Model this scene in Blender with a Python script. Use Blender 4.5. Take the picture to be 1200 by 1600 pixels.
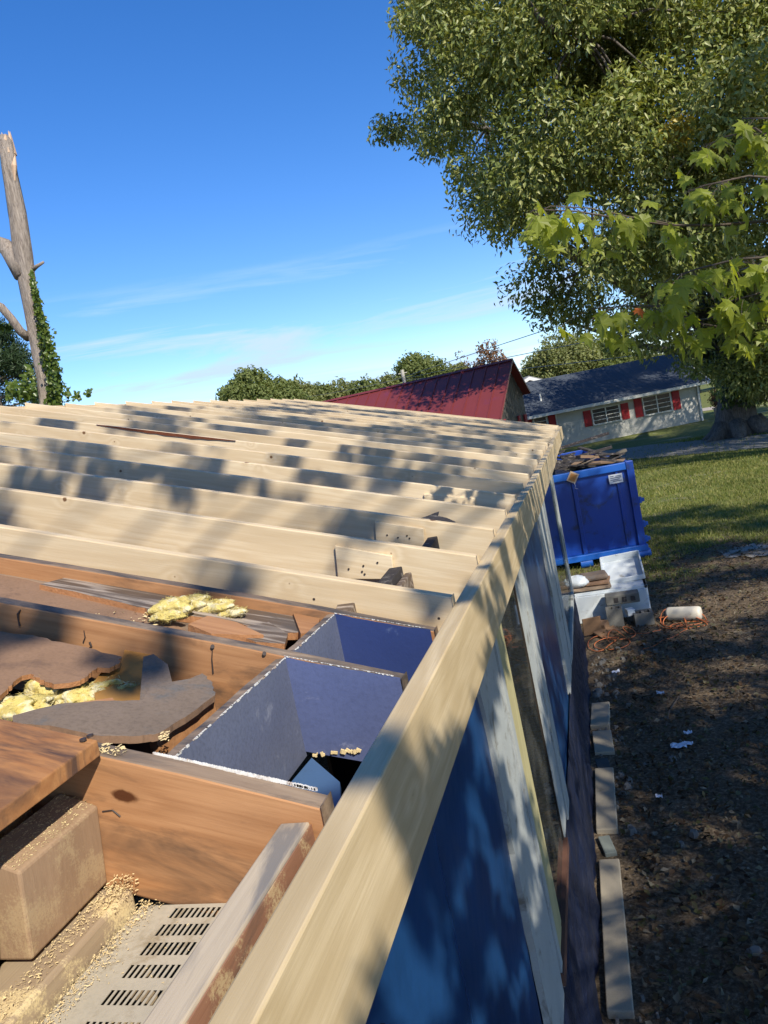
import bpy, math, random
import numpy as np
from mathutils import Vector, Matrix, noise as mnoise

random.seed(11); rng = np.random.default_rng(11)
S = bpy.context.scene
COL = S.collection
for o in list(bpy.data.objects): bpy.data.objects.remove(o)

# ------------------------------------------------------------------ camera
F = 1200.0
ROLL, HEAD, PITCH = math.radians(11.3), math.radians(15.5), math.radians(5.8)
fwd = Vector((-math.sin(HEAD)*math.cos(PITCH), math.cos(HEAD)*math.cos(PITCH), -math.sin(PITCH)))
r0 = Vector((math.cos(HEAD), math.sin(HEAD), 0)); u0 = r0.cross(fwd)
RR = math.cos(ROLL)*r0 - math.sin(ROLL)*u0
UU = RR.cross(fwd)
cam = bpy.data.cameras.new('camera'); camo = bpy.data.objects.new('camera', cam); COL.objects.link(camo)
cam.sensor_fit = 'VERTICAL'; cam.sensor_height = 24; cam.lens = 18.0
cam.clip_start = 0.02; cam.clip_end = 3000
m3 = Matrix((RR, UU, -fwd)).transposed()
camo.matrix_world = m3.to_4x4()
S.camera = camo

# ------------------------------------------------------------------ world, sun, exposure
SUN_AZ, SUN_EL = math.radians(43), math.radians(40)
w = bpy.data.worlds.new('World'); S.world = w; w.use_nodes = True
nt = w.node_tree; nt.nodes.clear()
N = nt.nodes.new; L = nt.links.new
out = N('ShaderNodeOutputWorld'); bg = N('ShaderNodeBackground'); sky = N('ShaderNodeTexSky')
sky.sky_type = 'NISHITA'; sky.sun_disc = False; sky.sun_elevation = SUN_EL
sky.sun_rotation = math.pi - SUN_AZ
sky.air_density = 1.0; sky.dust_density = 0.05; sky.ozone_density = 2.6; sky.altitude = 200
hs = N('ShaderNodeHueSaturation'); hs.inputs['Saturation'].default_value = 1.30; hs.inputs['Hue'].default_value = .506; hs.inputs['Value'].default_value = 1.24
tn = N('ShaderNodeMix'); tn.data_type = 'RGBA'; tn.blend_type = 'MULTIPLY'; tn.inputs['Factor'].default_value = 1
L(sky.outputs[0], tn.inputs['A']); tn.inputs['B'].default_value = (.96, .955, 1.03, 1); L(tn.outputs['Result'], hs.inputs['Color'])
tc = N('ShaderNodeTexCoord')
mp = N('ShaderNodeMapping'); mp.inputs['Rotation'].default_value = (math.radians(4), math.radians(-13), math.radians(-20))
mp.inputs['Scale'].default_value = (1.3, 2.0, 15.0)
L(tc.outputs['Generated'], mp.inputs['Vector'])
n1 = N('ShaderNodeTexNoise'); n1.inputs['Scale'].default_value = 1.6; n1.inputs['Detail'].default_value = 7; n1.inputs['Roughness'].default_value = .62; n1.inputs['Distortion'].default_value = .5
L(mp.outputs[0], n1.inputs['Vector'])
r1 = N('ShaderNodeMapRange'); r1.inputs[1].default_value = .49; r1.inputs[2].default_value = .70; L(n1.outputs[0], r1.inputs[0])
sp = N('ShaderNodeSeparateXYZ'); L(tc.outputs['Generated'], sp.inputs[0])
r2 = N('ShaderNodeMapRange'); r2.inputs[1].default_value = .0; r2.inputs[2].default_value = .10; L(sp.outputs['Z'], r2.inputs[0])
r3 = N('ShaderNodeMapRange'); r3.inputs[1].default_value = .235; r3.inputs[2].default_value = .165; L(sp.outputs['Z'], r3.inputs[0])
mm = N('ShaderNodeMath'); mm.operation = 'MULTIPLY'; L(r2.outputs[0], mm.inputs[0]); L(r3.outputs[0], mm.inputs[1])
mm2 = N('ShaderNodeMath'); mm2.operation = 'MULTIPLY'; L(mm.outputs[0], mm2.inputs[0]); L(r1.outputs[0], mm2.inputs[1])
mm3 = N('ShaderNodeMath'); mm3.operation = 'MULTIPLY'; L(mm2.outputs[0], mm3.inputs[0]); mm3.inputs[1].default_value = 1.5; mm3.use_clamp = True
mx = N('ShaderNodeMix'); mx.data_type = 'RGBA'; L(mm3.outputs[0], mx.inputs['Factor']); L(hs.outputs[0], mx.inputs['A']); mx.inputs['B'].default_value = (4.2, 5.6, 7.6, 1)
L(mx.outputs['Result'], bg.inputs['Color']); bg.inputs['Strength'].default_value = 0.115
L(bg.outputs[0], out.inputs[0])

sl = bpy.data.lights.new('sun', 'SUN'); so = bpy.data.objects.new('sun', sl); COL.objects.link(so)
sl.energy = 5.0; sl.angle = math.radians(.53); sl.color = (1, .93, .80)
TOSUN = Vector((math.sin(SUN_AZ)*math.cos(SUN_EL), -math.cos(SUN_AZ)*math.cos(SUN_EL), math.sin(SUN_EL)))
so.rotation_euler = TOSUN.to_track_quat('Z', 'Y').to_euler()
S.view_settings.view_transform = 'Standard'; S.view_settings.look = 'None'
S.view_settings.gamma = 1; S.view_settings.use_curve_mapping = False
S.view_settings.exposure = 0.40
S.render.engine = 'CYCLES'

# ------------------------------------------------------------------ helpers
def ray(px, py):
    return fwd + RR*((px-600)/F) + UU*((800-py)/F)
HV = Vector((-math.sin(HEAD), math.cos(HEAD), 0))
def P(px, py, D):
    r = ray(px, py); return r*(D/r.dot(HV))
def G(px, py, z=-2.85):
    r = ray(px, py); return r*(z/r.z)
def atX(px, py, X): r = ray(px, py); return r*(X/r.x)
def atY(px, py, Y): r = ray(px, py); return r*(Y/r.y)
SL = 0.303                                   # roof slope
NR = Vector((SL, 0, 1))
OLD = -0.617                                 # old rafter tops: z = OLD - SL*x
NEW = -0.577                                 # new rafter tops
def onR(px, py, c): r = ray(px, py); return r*(c/r.dot(NR))

def wloc(o):
    v = Vector((0, 0, 0))
    while o is not None: v = v + o.location; o = o.parent
    return v
def tag(o, label=None, cat=None, group=None, kind=None):
    if label: o['label'] = label
    if cat: o['category'] = cat
    if group: o['group'] = group
    if kind: o['kind'] = kind
    return o
def empty(name, loc, label, cat, group=None):
    o = bpy.data.objects.new(name, None); COL.objects.link(o); o.location = loc; o.empty_display_size = .2
    return tag(o, label, cat, group)

class MB:
    def __init__(s): s.v = []; s.f = []; s.mi = []
    def add(s, vs, fs, mi=0):
        b = len(s.v); s.v += [Vector(v) for v in vs]
        s.f += [tuple(b+i for i in f) for f in fs]; s.mi += [mi]*len(fs); return s
    def box(s, a, b, mi=0):
        x0, y0, z0 = a; x1, y1, z1 = b
        return s.add([(x0,y0,z0),(x1,y0,z0),(x1,y1,z0),(x0,y1,z0),(x0,y0,z1),(x1,y0,z1),(x1,y1,z1),(x0,y1,z1)],
              [(0,3,2,1),(4,5,6,7),(0,1,5,4),(1,2,6,5),(2,3,7,6),(3,0,4,7)], mi)
    def obox(s, c, size, M=None, mi=0):
        h = [k/2 for k in size]; M = M or Matrix.Identity(3)
        vs = [Vector(c)+M@Vector((sx*h[0], sy*h[1], sz*h[2])) for sz in (-1,1) for sx, sy in ((-1,-1),(1,-1),(1,1),(-1,1))]
        return s.add(vs, [(0,3,2,1),(4,5,6,7),(0,1,5,4),(1,2,6,5),(2,3,7,6),(3,0,4,7)], mi)
    def prism(s, poly, d, mi=0):             # poly: list of Vectors, extruded by d
        n = len(poly); d = Vector(d); poly = [Vector(p) for p in poly]
        nn = Vector((0,0,0))
        for i in range(n): nn += poly[i].cross(poly[(i+1) % n])
        if nn.dot(d) > 0: poly = poly[::-1]
        vs = poly+[p+d for p in poly]
        fs = [tuple(range(n)), tuple(range(2*n-1, n-1, -1))]+[(i, n+i, n+(i+1) % n, (i+1) % n) for i in range(n)]
        return s.add(vs, fs, mi)
    def tube(s, pts, rad, seg=8, mi=0, cap=True, wob=0):
        pts = [Vector(p) for p in pts]; n = len(pts)
        if not hasattr(rad, '__len__'): rad = [rad]*n
        b = len(s.v); prev = None
        for i, p in enumerate(pts):
            t = (pts[min(i+1, n-1)]-pts[max(i-1, 0)])
            if t.length < 1e-9: t = Vector((0,0,1))
            t.normalize()
            if prev is None: a = t.orthogonal().normalized()
            else:
                a = prev-t*prev.dot(t); a = a.normalized() if a.length > 1e-6 else t.orthogonal().normalized()
            prev = a; c = t.cross(a)
            for k in range(seg):
                an = 2*math.pi*k/seg; rr = rad[i]*(1+(wob*mnoise.noise(Vector((k*1.7, i*.6, rad[0]*7))) if wob else 0))
                s.v.append(p+a*(math.cos(an)*rr)+c*(math.sin(an)*rr))
        for i in range(n-1):
            for k in range(seg):
                q = (k+1) % seg
                s.f.append((b+i*seg+k, b+i*seg+q, b+(i+1)*seg+q, b+(i+1)*seg+k)); s.mi.append(mi)
        if cap:
            s.f.append(tuple(b+k for k in range(seg-1, -1, -1))); s.mi.append(mi)
            s.f.append(tuple(b+(n-1)*seg+k for k in range(seg))); s.mi.append(mi)
        return s
    def build(s, name, mat, parent=None, bevel=0, smooth=False, kind=None, org=None, label=None):
        if org is None:
            c = Vector((0,0,0))
            for v in s.v: c += v
            org = c/max(1, len(s.v))
        me = bpy.data.meshes.new(name); me.from_pydata([v-org for v in s.v], [], s.f)
        for m in (mat if isinstance(mat, (list, tuple)) else [mat]): me.materials.append(m)
        if max(s.mi or [0]) > 0: me.polygons.foreach_set('material_index', s.mi)
        if smooth: me.polygons.foreach_set('use_smooth', [True]*len(me.polygons))
        me.update()
        o = bpy.data.objects.new(name, me); COL.objects.link(o)
        if parent: o.parent = parent; o.location = org-wloc(parent)
        else: o.location = org
        if bevel:
            bv = o.modifiers.new('b', 'BEVEL'); bv.width = bevel; bv.segments = 2; bv.limit_method = 'ANGLE'
        if kind: o['kind'] = kind
        if label: o['label'] = label
        return o

def np_mesh(name, V, Fq, mat, parent=None, kind='stuff', smooth=False):
    """V (n,3) array, Fq (m,k) int array of equal size faces"""
    me = bpy.data.meshes.new(name); V = np.asarray(V, dtype=np.float32)
    if parent: V = V-np.array(wloc(parent), dtype=np.float32)
    me.vertices.add(len(V)); me.vertices.foreach_set('co', V.ravel())
    m, k = Fq.shape
    me.loops.add(m*k); me.loops.foreach_set('vertex_index', Fq.astype(np.int32).ravel())
    me.polygons.add(m); me.polygons.foreach_set('loop_start', np.arange(0, m*k, k, dtype=np.int32))
    try: me.polygons.foreach_set('loop_total', np.full(m, k, dtype=np.int32))
    except Exception: pass
    me.materials.append(mat); me.update(calc_edges=True); me.validate()
    if smooth: me.polygons.foreach_set('use_smooth', [True]*len(me.polygons))
    o = bpy.data.objects.new(name, me); COL.objects.link(o)
    if parent: o.parent = parent
    if kind: o['kind'] = kind
    return o

def leaf_cloud(C, A, Nn, ln, wd, fold=.25):
    """C centres, A axis unit, Nn normal unit, ln/wd arrays -> quads pairs (6 verts, 2 quads)"""
    n = len(C); B = np.cross(A, Nn); B /= np.linalg.norm(B, axis=1)[:, None]+1e-9
    ln = ln[:, None]; wd = wd[:, None]
    base = C-A*ln*.5; tip = C+A*ln*.5
    up = Nn*wd*fold
    l1 = C-A*ln*.12+B*wd*.5+up; r1 = C-A*ln*.12-B*wd*.5+up
    V = np.stack([base, r1, tip, l1], axis=1).reshape(-1, 3)
    i = np.arange(n)[:, None]*4
    Fq = np.concatenate([i+np.array([[0, 1, 2]]), i+np.array([[0, 2, 3]])], axis=0)
    return V, Fq
def runit(n):
    v = rng.normal(size=(n, 3)); return v/np.linalg.norm(v, axis=1)[:, None]

# ------------------------------------------------------------------ materials
def base_mat(name, rough=.6, spec=.35):
    m = bpy.data.materials.new(name); m.use_nodes = True; t = m.node_tree
    p = t.nodes['Principled BSDF']; p.inputs['Roughness'].default_value = rough
    p.inputs['Specular IOR Level'].default_value = spec
    return m, t, p
def nd(t, typ, **kw):
    n = t.nodes.new(typ)
    for k, v in kw.items():
        if k in n.inputs: n.inputs[k].default_value = v
        else: setattr(n, k, v)
    return n
def ramp(t, fac, stops):
    r = t.nodes.new('ShaderNodeValToRGB'); e = r.color_ramp.elements
    e[0].position, e[0].color = stops[0][0], (*stops[0][1], 1); e[1].position, e[1].color = stops[-1][0], (*stops[-1][1], 1)
    for p, c in stops[1:-1]:
        x = e.new(p); x.color = (*c, 1)
    t.links.new(fac, r.inputs[0]); return r
def mixc(t, fac, a, b, mode='MIX'):
    m = t.nodes.new('ShaderNodeMix'); m.data_type = 'RGBA'; m.blend_type = mode
    for sock, v in ((m.inputs['Factor'], fac), (m.inputs['A'], a), (m.inputs['B'], b)):
        if isinstance(v, bpy.types.NodeSocket): t.links.new(v, sock)
        elif isinstance(v, (tuple, list)): sock.default_value = (*v, 1)
        else: sock.default_value = v
    return m.outputs['Result']
def mth(t, op, a, b=0, c=None):
    m = t.nodes.new('ShaderNodeMath'); m.operation = op
    for i, v in enumerate((a, b) if c is None else (a, b, c)):
        if isinstance(v, bpy.types.NodeSocket): t.links.new(v, m.inputs[i])
        else: m.inputs[i].default_value = v
    return m.outputs[0]
def coords(t, rand=True):
    tc = nd(t, 'ShaderNodeTexCoord'); v = tc.outputs['Object']
    if rand:
        oi = nd(t, 'ShaderNodeObjectInfo'); sc = nd(t, 'ShaderNodeVectorMath', operation='SCALE')
        sc.inputs[0].default_value = (37, 23, 51); t.links.new(oi.outputs['Random'], sc.inputs['Scale'])
        ad = nd(t, 'ShaderNodeVectorMath', operation='ADD'); t.links.new(v, ad.inputs[0]); t.links.new(sc.outputs[0], ad.inputs[1])
        v = ad.outputs[0]
    return v
def noise(t, v, scale, detail=4, rough=.55, dist=0, sc=None, rot=None):
    if sc or rot:
        mpn = nd(t, 'ShaderNodeMapping'); mpn.inputs['Scale'].default_value = sc or (1, 1, 1); mpn.inputs['Rotation'].default_value = rot or (0, 0, 0)
        t.links.new(v, mpn.inputs[0]); v = mpn.outputs[0]
    n = nd(t, 'ShaderNodeTexNoise'); n.inputs['Scale'].default_value = scale; n.inputs['Detail'].default_value = detail
    n.inputs['Roughness'].default_value = rough; n.inputs['Distortion'].default_value = dist
    t.links.new(v, n.inputs['Vector']); return n.outputs['Fac']
def bump(t, p, h, strength=.3, dist=.002):
    b = nd(t, 'ShaderNodeBump'); b.inputs['Strength'].default_value = strength; b.inputs['Distance'].default_value = dist
    t.links.new(h, b.inputs['Height']); t.links.new(b.outputs[0], p.inputs['Normal'])
def rng_(t, f, a, b, c=0, d=1):
    r = nd(t, 'ShaderNodeMapRange'); t.links.new(f, r.inputs[0])
    for i, v in enumerate((a, b, c, d)): r.inputs[i+1].default_value = v
    return r.outputs[0]

def wood(name, light, dark, axis='X', tilt=0, knots=True, grain=1.0, weather=None, wamt=.5, rough=.6, saw=0, contrast=1.0, band=46, kn_s=1.0):
    """axis: which object axis runs along the board; tilt about Y in radians"""
    m, t, p = base_mat(name, rough, .25)
    v = coords(t)
    rt = nd(t, 'ShaderNodeMapping'); t.links.new(v, rt.inputs[0])
    rt.vector_type = 'POINT'
    if axis == 'X': rt.inputs['Rotation'].default_value = (0, -tilt, 0)
    elif axis == 'Y': rt.inputs['Rotation'].default_value = (0, 0, -math.pi/2)
    elif axis == 'Z': rt.inputs['Rotation'].default_value = (0, math.pi/2, 0)
    q = rt.outputs[0]                                          # x along the board
    st = nd(t, 'ShaderNodeMapping'); st.inputs['Scale'].default_value = (.55, 5.5, 5.5); t.links.new(q, st.inputs[0])
    # knots in the along/height plane
    vo = nd(t, 'ShaderNodeTexVoronoi'); vo.voronoi_dimensions = '2D'; vo.inputs['Scale'].default_value = 1
    k2 = nd(t, 'ShaderNodeSeparateXYZ'); t.links.new(q, k2.inputs[0])
    cb = nd(t, 'ShaderNodeCombineXYZ')
    t.links.new(mth(t, 'MULTIPLY', k2.outputs['X'], 2.1*kn_s), cb.inputs['X'])
    t.links.new(mth(t, 'ADD', mth(t, 'MULTIPLY', k2.outputs['Z'], 2.7), mth(t, 'MULTIPLY', k2.outputs['Y'], 1.1)), cb.inputs['Y'])
    t.links.new(cb.outputs[0], vo.inputs['Vector'])
    kd = vo.outputs['Distance']
    swirl = mth(t, 'MULTIPLY', mth(t, 'POWER', mth(t, 'SUBTRACT', 1.0, mth(t, 'MINIMUM', mth(t, 'MULTIPLY', kd, 5.0), 1.0)), 2.0), .16 if knots else 0)
    ng = nd(t, 'ShaderNodeTexNoise'); ng.inputs['Scale'].default_value = 1.0; ng.inputs['Detail'].default_value = 3; ng.inputs['Distortion'].default_value = .35
    t.links.new(st.outputs[0], ng.inputs['Vector'])
    rings = mth(t, 'SINE', mth(t, 'MULTIPLY', mth(t, 'ADD', ng.outputs[0], swirl), band))
    rings = mth(t, 'MULTIPLY_ADD', rings, .5, .5)
    fib = noise(t, q, 1, 5, .7, 0, (6, 190, 190))
    tone = noise(t, q, 1, 3, .5, .2, (1.1, 7, 7))
    c = mixc(t, mth(t, 'MULTIPLY', rings, .34*grain*contrast), light, dark)
    c = mixc(t, mth(t, 'MULTIPLY', rng_(t, fib, .42, .72), .5*contrast), c, dark)
    c = mixc(t, rng_(t, tone, .35, .75, 0, .42*contrast), c, tuple(x*.72 for x in dark))
    oi = nd(t, 'ShaderNodeObjectInfo')
    c = mixc(t, mth(t, 'MULTIPLY', oi.outputs['Random'], .38), c, tuple(x*.8 for x in dark))
    if weather:
        wn = noise(t, q, 1, 6, .65, .6, (2.2, 9, 9))
        c = mixc(t, rng_(t, wn, .66-.3*wamt, .80-.3*wamt), c, weather)
    if knots:
        kc = nd(t, 'ShaderNodeSeparateColor'); t.links.new(vo.outputs['Color'], kc.inputs[0])
        sz = mth(t, 'MULTIPLY', mth(t, 'POWER', kc.outputs[0], 2.0), .038)
        kn = noise(t, q, 60, 2)
        dd = mth(t, 'SUBTRACT', mth(t, 'ADD', kd, mth(t, 'MULTIPLY', mth(t, 'SUBTRACT', kn, .5), .02)), sz)
        halo = rng_(t, dd, 0, .035, .7, 0); core = rng_(t, dd, -.006, .004, 1, 0)
        c = mixc(t, halo, c, tuple(a*.55+b*.35 for a, b in zip(dark, light)))
        c = mixc(t, core, c, (dark[0]*.30, dark[1]*.22, dark[2]*.18))
    if saw:
        s2 = noise(t, v, 260, 3, .8); s3 = noise(t, v, 9, 4, .6)
        c = mixc(t, rng_(t, mth(t, 'MULTIPLY', s2, rng_(t, s3, .35, .6)), .32, .5, 0, saw), c, (.62, .50, .28))
    t.links.new(c, p.inputs['Base Color'])
    bump(t, p, mth(t, 'ADD', mth(t, 'MULTIPLY', rings, .3), fib), .35, .0012)
    return m
def plain(name, col, rough=.6, spec=.4, var=.25, vs=6, bmp=.15, bs=40, metal=0, dirt=None, damt=.5, ds=5, fine=0):
    m, t, p = base_mat(name, rough, spec); v = coords(t)
    p.inputs['Metallic'].default_value = metal
    n = noise(t, v, vs, 5, .6)
    c = mixc(t, rng_(t, n, .3, .7, 0, var), col, tuple(x*.55 for x in col))
    if dirt:
        d = noise(t, v, ds, 7, .68, .4)
        c = mixc(t, rng_(t, d, .68-.25*damt, .78-.25*damt), c, dirt)
    if fine:
        f = noise(t, v, 130, 3, .7); c = mixc(t, rng_(t, f, .45, .7, 0, fine), c, tuple(x*.4 for x in col))
    t.links.new(c, p.inputs['Base Color'])
    if bmp: bump(t, p, noise(t, v, bs, 4, .6), bmp, .004)
    return m
def leafmat(name, cols, trans=.45, rough=.45, spec=.4):
    m, t, p = base_mat(name, rough, spec)
    g = nd(t, 'ShaderNodeNewGeometry')
    n = len(cols); r = ramp(t, g.outputs['Random Per Island'], [(i/(n-1), c) for i, c in enumerate(cols)])
    oi = nd(t, 'ShaderNodeObjectInfo')
    v = coords(t, False); nn = noise(t, v, .45, 2)
    c = mixc(t, rng_(t, nn, .35, .65, 0, .35), r.outputs[0], tuple(x*.6 for x in cols[0]))
    t.links.new(c, p.inputs['Base Color'])
    tr = nd(t, 'ShaderNodeBsdfTranslucent'); t.links.new(mixc(t, 1.0, c, (1.6, 1.5, .55), 'MULTIPLY'), tr.inputs['Color'])
    ms = nd(t, 'ShaderNodeMixShader'); ms.inputs[0].default_value = trans
    o = t.nodes['Material Output']; t.links.new(p.outputs[0], ms.inputs[1]); t.links.new(tr.outputs[0], ms.inputs[2]); t.links.new(ms.outputs[0], o.inputs[0])
    return m
def bark(name, col, dark, sc=(7, 7, 1.6)):
    m, t, p = base_mat(name, .9, .15); v = coords(t, False)
    n = noise(t, v, 3, 8, .68, .6, sc)
    r = ramp(t, n, [(.3, dark), (.5, col), (.7, tuple(x*1.35 for x in col))])
    g = noise(t, v, 2.2, 4)
    t.links.new(mixc(t, rng_(t, g, .5, .75, 0, .5), r.outputs[0], tuple(x*.7 for x in dark)), p.inputs['Base Color'])
    bump(t, p, n, 1.0, .06); return m

TILT = math.atan(SL)
M_new = wood('new_lumber', (.78, .65, .45), (.55, .40, .23), 'X', TILT, True, 1.25, band=64, kn_s=1.35)
M_fascia = wood('new_fascia_lumber', (.68, .545, .345), (.43, .315, .165), 'Y', 0, True, 1.5, band=75, kn_s=.45)
M_old = wood('old_lumber', (.50, .265, .125), (.28, .125, .052), 'X', TILT, True, 1.3, kn_s=.6, weather=(.13, .075, .045), wamt=.42, band=58)
M_oldtop = wood('old_lumber_weathered', (.36, .27, .19), (.16, .10, .065), 'X', TILT, False, 1, weather=(.07, .06, .055), wamt=.7, band=40)
M_oldY = wood('old_lumber_along_wall', (.36, .19, .12), (.20, .09, .05), 'Y', 0, False, .8, weather=(.10, .07, .055), wamt=.3, saw=.55)
M_plank = wood('old_decking', (.50, .25, .10), (.27, .11, .04), 'X', TILT, True, 1.4, weather=(.09, .05, .035), wamt=.62, band=70)
M_ledger = wood('dusty_ledger', (.56, .47, .35), (.40, .32, .23), 'Y', 0, False, .6, weather=(.22, .20, .18), wamt=.4)
M_block = wood('dusty_block', (.37, .25, .155), (.24, .15, .09), 'Z', 0, False, .8, saw=.28)
M_dust = wood('sawdust_covered', (.42, .33, .22), (.26, .18, .12), 'Y', 0, False, .7, saw=1.0)
M_weath = wood('weathered_grey_board', (.50, .42, .35), (.12, .085, .06), 'X', TILT, False, 2.2, weather=(.09, .075, .065), wamt=.55, contrast=1.7, band=90)
M_black = plain('charred_scrap', (.045, .04, .04), .8, .2, .5, 12, .5, dirt=(.20, .18, .16), damt=.5, ds=18)
M_kraft = plain('torn_brown_sheathing', (.27, .165, .105), .85, .15, .35, 7, .3, dirt=(.16, .10, .07), damt=.45, ds=6, fine=.3)
M_kraft2 = plain('kraft_paper', (.42, .215, .06), .75, .2, .35, 9, .3)
M_greyb = plain('dusty_brown_board', (.19, .145, .115), .85, .15, .4, 9, .3, dirt=(.13, .12, .115), damt=.6, ds=8, fine=.4)
M_edge = plain('splintered_edge', (.42, .20, .09), .8, .2, .6, 60, .6, bs=160)
M_ins = plain('glass_wool', (.62, .50, .17), 1, 0, .5, 30, 1.0, bs=150, dirt=(.66, .59, .38), damt=.75, ds=28)
M_blue = plain('blue_paint', (.10, .125, .25), .42, .5, .45, 3.5, .2, 60, dirt=(.19, .21, .32), damt=.22, ds=16, fine=.25)
M_bluedk = plain('dark_blue_paint', (.030, .050, .16), .4, .5, .4, 4, .2, 60, dirt=(.09, .12, .22), damt=.25, ds=12)
M_blue2 = plain('worn_blue_paint', (.125, .14, .205), .5, .45, .5, 4, .3, 30, dirt=(.19, .20, .25), damt=.30, ds=14, fine=.45)
M_blue3 = plain('light_blue_soffit_paint', (.06, .125, .25), .5, .45, .3, 9, .2, dirt=(.05, .08, .14), damt=.25, ds=30)
M_chip = plain('chipped_white_paint', (.72, .70, .66), .7, .3, .4, 30, .5, dirt=(.35, .25, .18), damt=.6, ds=40)
M_vent = plain('soffit_vent_metal', (.46, .42, .34), .5, .4, .25, 8, .1, dirt=(.30, .25, .17), damt=.55, ds=12, fine=.2)
M_saw = plain('sawdust', (.70, .55, .30), .95, .1, .35, 90, 0)
M_nail = plain('rusty_nail', (.05, .035, .03), .6, .4, .5, 200, 0)
M_dark = plain('dark_void', (.035, .026, .020), .95, .05, .5, 9, .3)  # near-black brown standing in for shade inside the voids
M_ceil = plain('old_ceiling_board', (.11, .065, .045), .9, .1, .5, 6, .3)

def wallmat():
    m, t, p = base_mat('navy_wall_sheathing', .30, .25); v = coords(t, False)
    n = noise(t, v, 3, 5); c = mixc(t, rng_(t, n, .35, .7), (.013, .058, .165), (.007, .030, .09))
    sc = noise(t, v, 1, 7, .8, .5, (40, 90, 9))
    c = mixc(t, rng_(t, sc, .70, .76, 0, .8), c, (.25, .33, .50))
    t.links.new(c, p.inputs['Base Color'])
    bump(t, p, noise(t, v, 2.2, 4, .6, .3), .35, .02); return m
M_wall = wallmat()
def tarpmat():
    m, t, p = base_mat('dark_house_wrap', .55, .25); v = coords(t, False)
    n = noise(t, v, 1, 5, .6, .8, (3, 8, 2)); c = mixc(t, rng_(t, n, .4, .62), (.006, .013, .042), (.016, .018, .034))
    t.links.new(c, p.inputs['Base Color']); bump(t, p, noise(t, v, 6, 6, .7, 1.6), 1.0, .05); return m
M_tarp = tarpmat()
M_trim = plain('peeling_white_paint', (.40, .42, .40), .6, .35, .35, 5, .4, 30, dirt=(.20, .19, .16), damt=.5, ds=7, fine=.2)
M_sash = wood('yellowed_sash', (.50, .45, .24), (.33, .28, .13), 'Z', 0, False, .7)
M_orange = plain('bare_orange_wood', (.13, .065, .045), .7, .2, .4, 12, .3)
def glassmat():
    m, t, p = base_mat('window_glass', .03, .6)
    p.inputs['Base Color'].default_value = (.02, .022, .02, 1)
    v = coords(t, False); n = noise(t, v, 4, 5)
    dn = nd(t, 'ShaderNodeBsdfDiffuse'); dn.inputs[0].default_value = (.25, .24, .20, 1)
    ms = nd(t, 'ShaderNodeMixShader'); t.links.new(rng_(t, n, .45, .75, .02, .22), ms.inputs[0])
    o = t.nodes['Material Output']; t.links.new(p.outputs[0], ms.inputs[1]); t.links.new(dn.outputs[0], ms.inputs[2]); t.links.new(ms.outputs[0], o.inputs[0])
    return m
M_glass = glassmat()
def clearmat():
    m, t, p = base_mat('clear_window_glass', .05, .5); p.inputs['Base Color'].default_value = (.05, .06, .06, 1)
    tr = nd(t, 'ShaderNodeBsdfTransparent'); tr.inputs[0].default_value = (.85, .9, .9, 1)
    ms = nd(t, 'ShaderNodeMixShader'); ms.inputs[0].default_value = .72
    o = t.nodes['Material Output']; t.links.new(p.outputs[0], ms.inputs[1]); t.links.new(tr.outputs[0], ms.inputs[2]); t.links.new(ms.outputs[0], o.inputs[0])
    return m
M_clear = clearmat()

M_bark = bark('oak_bark', (.16, .14, .12), (.05, .042, .035))
M_bark2 = bark('dead_tree_bark', (.34, .285, .235), (.14, .11, .09), (9, 9, 1.2))
M_raw = plain('raw_splintered_wood', (.60, .42, .28), .8, .2, .5, 20, .5)
M_twig = plain('twig_bark', (.12, .095, .075), .85, .15, .3, 20, .2)
M_oak = leafmat('oak_leaves', [(.13, .165, .04), (.20, .24, .055), (.28, .30, .08), (.38, .37, .13)], .22, .42, .35)
M_maple = leafmat('maple_leaves', [(.13, .18, .025), (.21, .27, .035), (.31, .35, .05), (.40, .38, .08)], .55, .45, .4)
M_mred = leafmat('turning_maple_leaf', [(.75, .09, .02), (.7, .25, .03)], .45)
M_ivy = leafmat('ivy_leaves', [(.07, .12, .022), (.12, .18, .03), (.18, .22, .04)], .4, .35, .5)
M_green = leafmat('treeline_leaves', [(.13, .165, .05), (.17, .205, .065), (.20, .22, .08)], .3, .6, .2)
M_green2 = leafmat('pale_treeline_leaves', [(.17, .20, .07), (.22, .24, .09), (.26, .26, .11)], .3, .6, .2)
M_rust = leafmat('rusty_leaves', [(.22, .12, .07), (.28, .16, .09), (.20, .13, .09)], .3, .6, .2)
M_pine = leafmat('pine_needles', [(.03, .055, .022), (.05, .085, .03)], .2, .5, .3)

# ------------------------------------------------------------------ ground
def axis_lines(fine0, fine1, step, far):
    a = list(np.arange(fine0, fine1, step)); d = step
    x = a[-1]
    while x < far: d *= 1.35; x += d; a.append(x)
    d = step; x = a[0]; b = []
    while x > -far: d *= 1.35; x -= d; b.append(x)
    return np.array(b[::-1]+a)
xs = axis_lines(-1.5, 8, .12, 900); ys = axis_lines(1.5, 18, .12, 900)
V = []
for y in ys:
    for x in xs:
        near = max(0, 1-max(abs(x-2)/9, abs(y-9)/13))
        z = -2.85+.035*near*mnoise.noise(Vector((x*1.3, y*1.3, 0)))+.018*near*mnoise.noise(Vector((x*5, y*5, 4)))
        V.append((x, y, z))
nx, ny = len(xs), len(ys)
idx = np.arange(nx*ny).reshape(ny, nx)
Fq = np.stack([idx[:-1, :-1], idx[:-1, 1:], idx[1:, 1:], idx[1:, :-1]], axis=-1).reshape(-1, 4)
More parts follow.
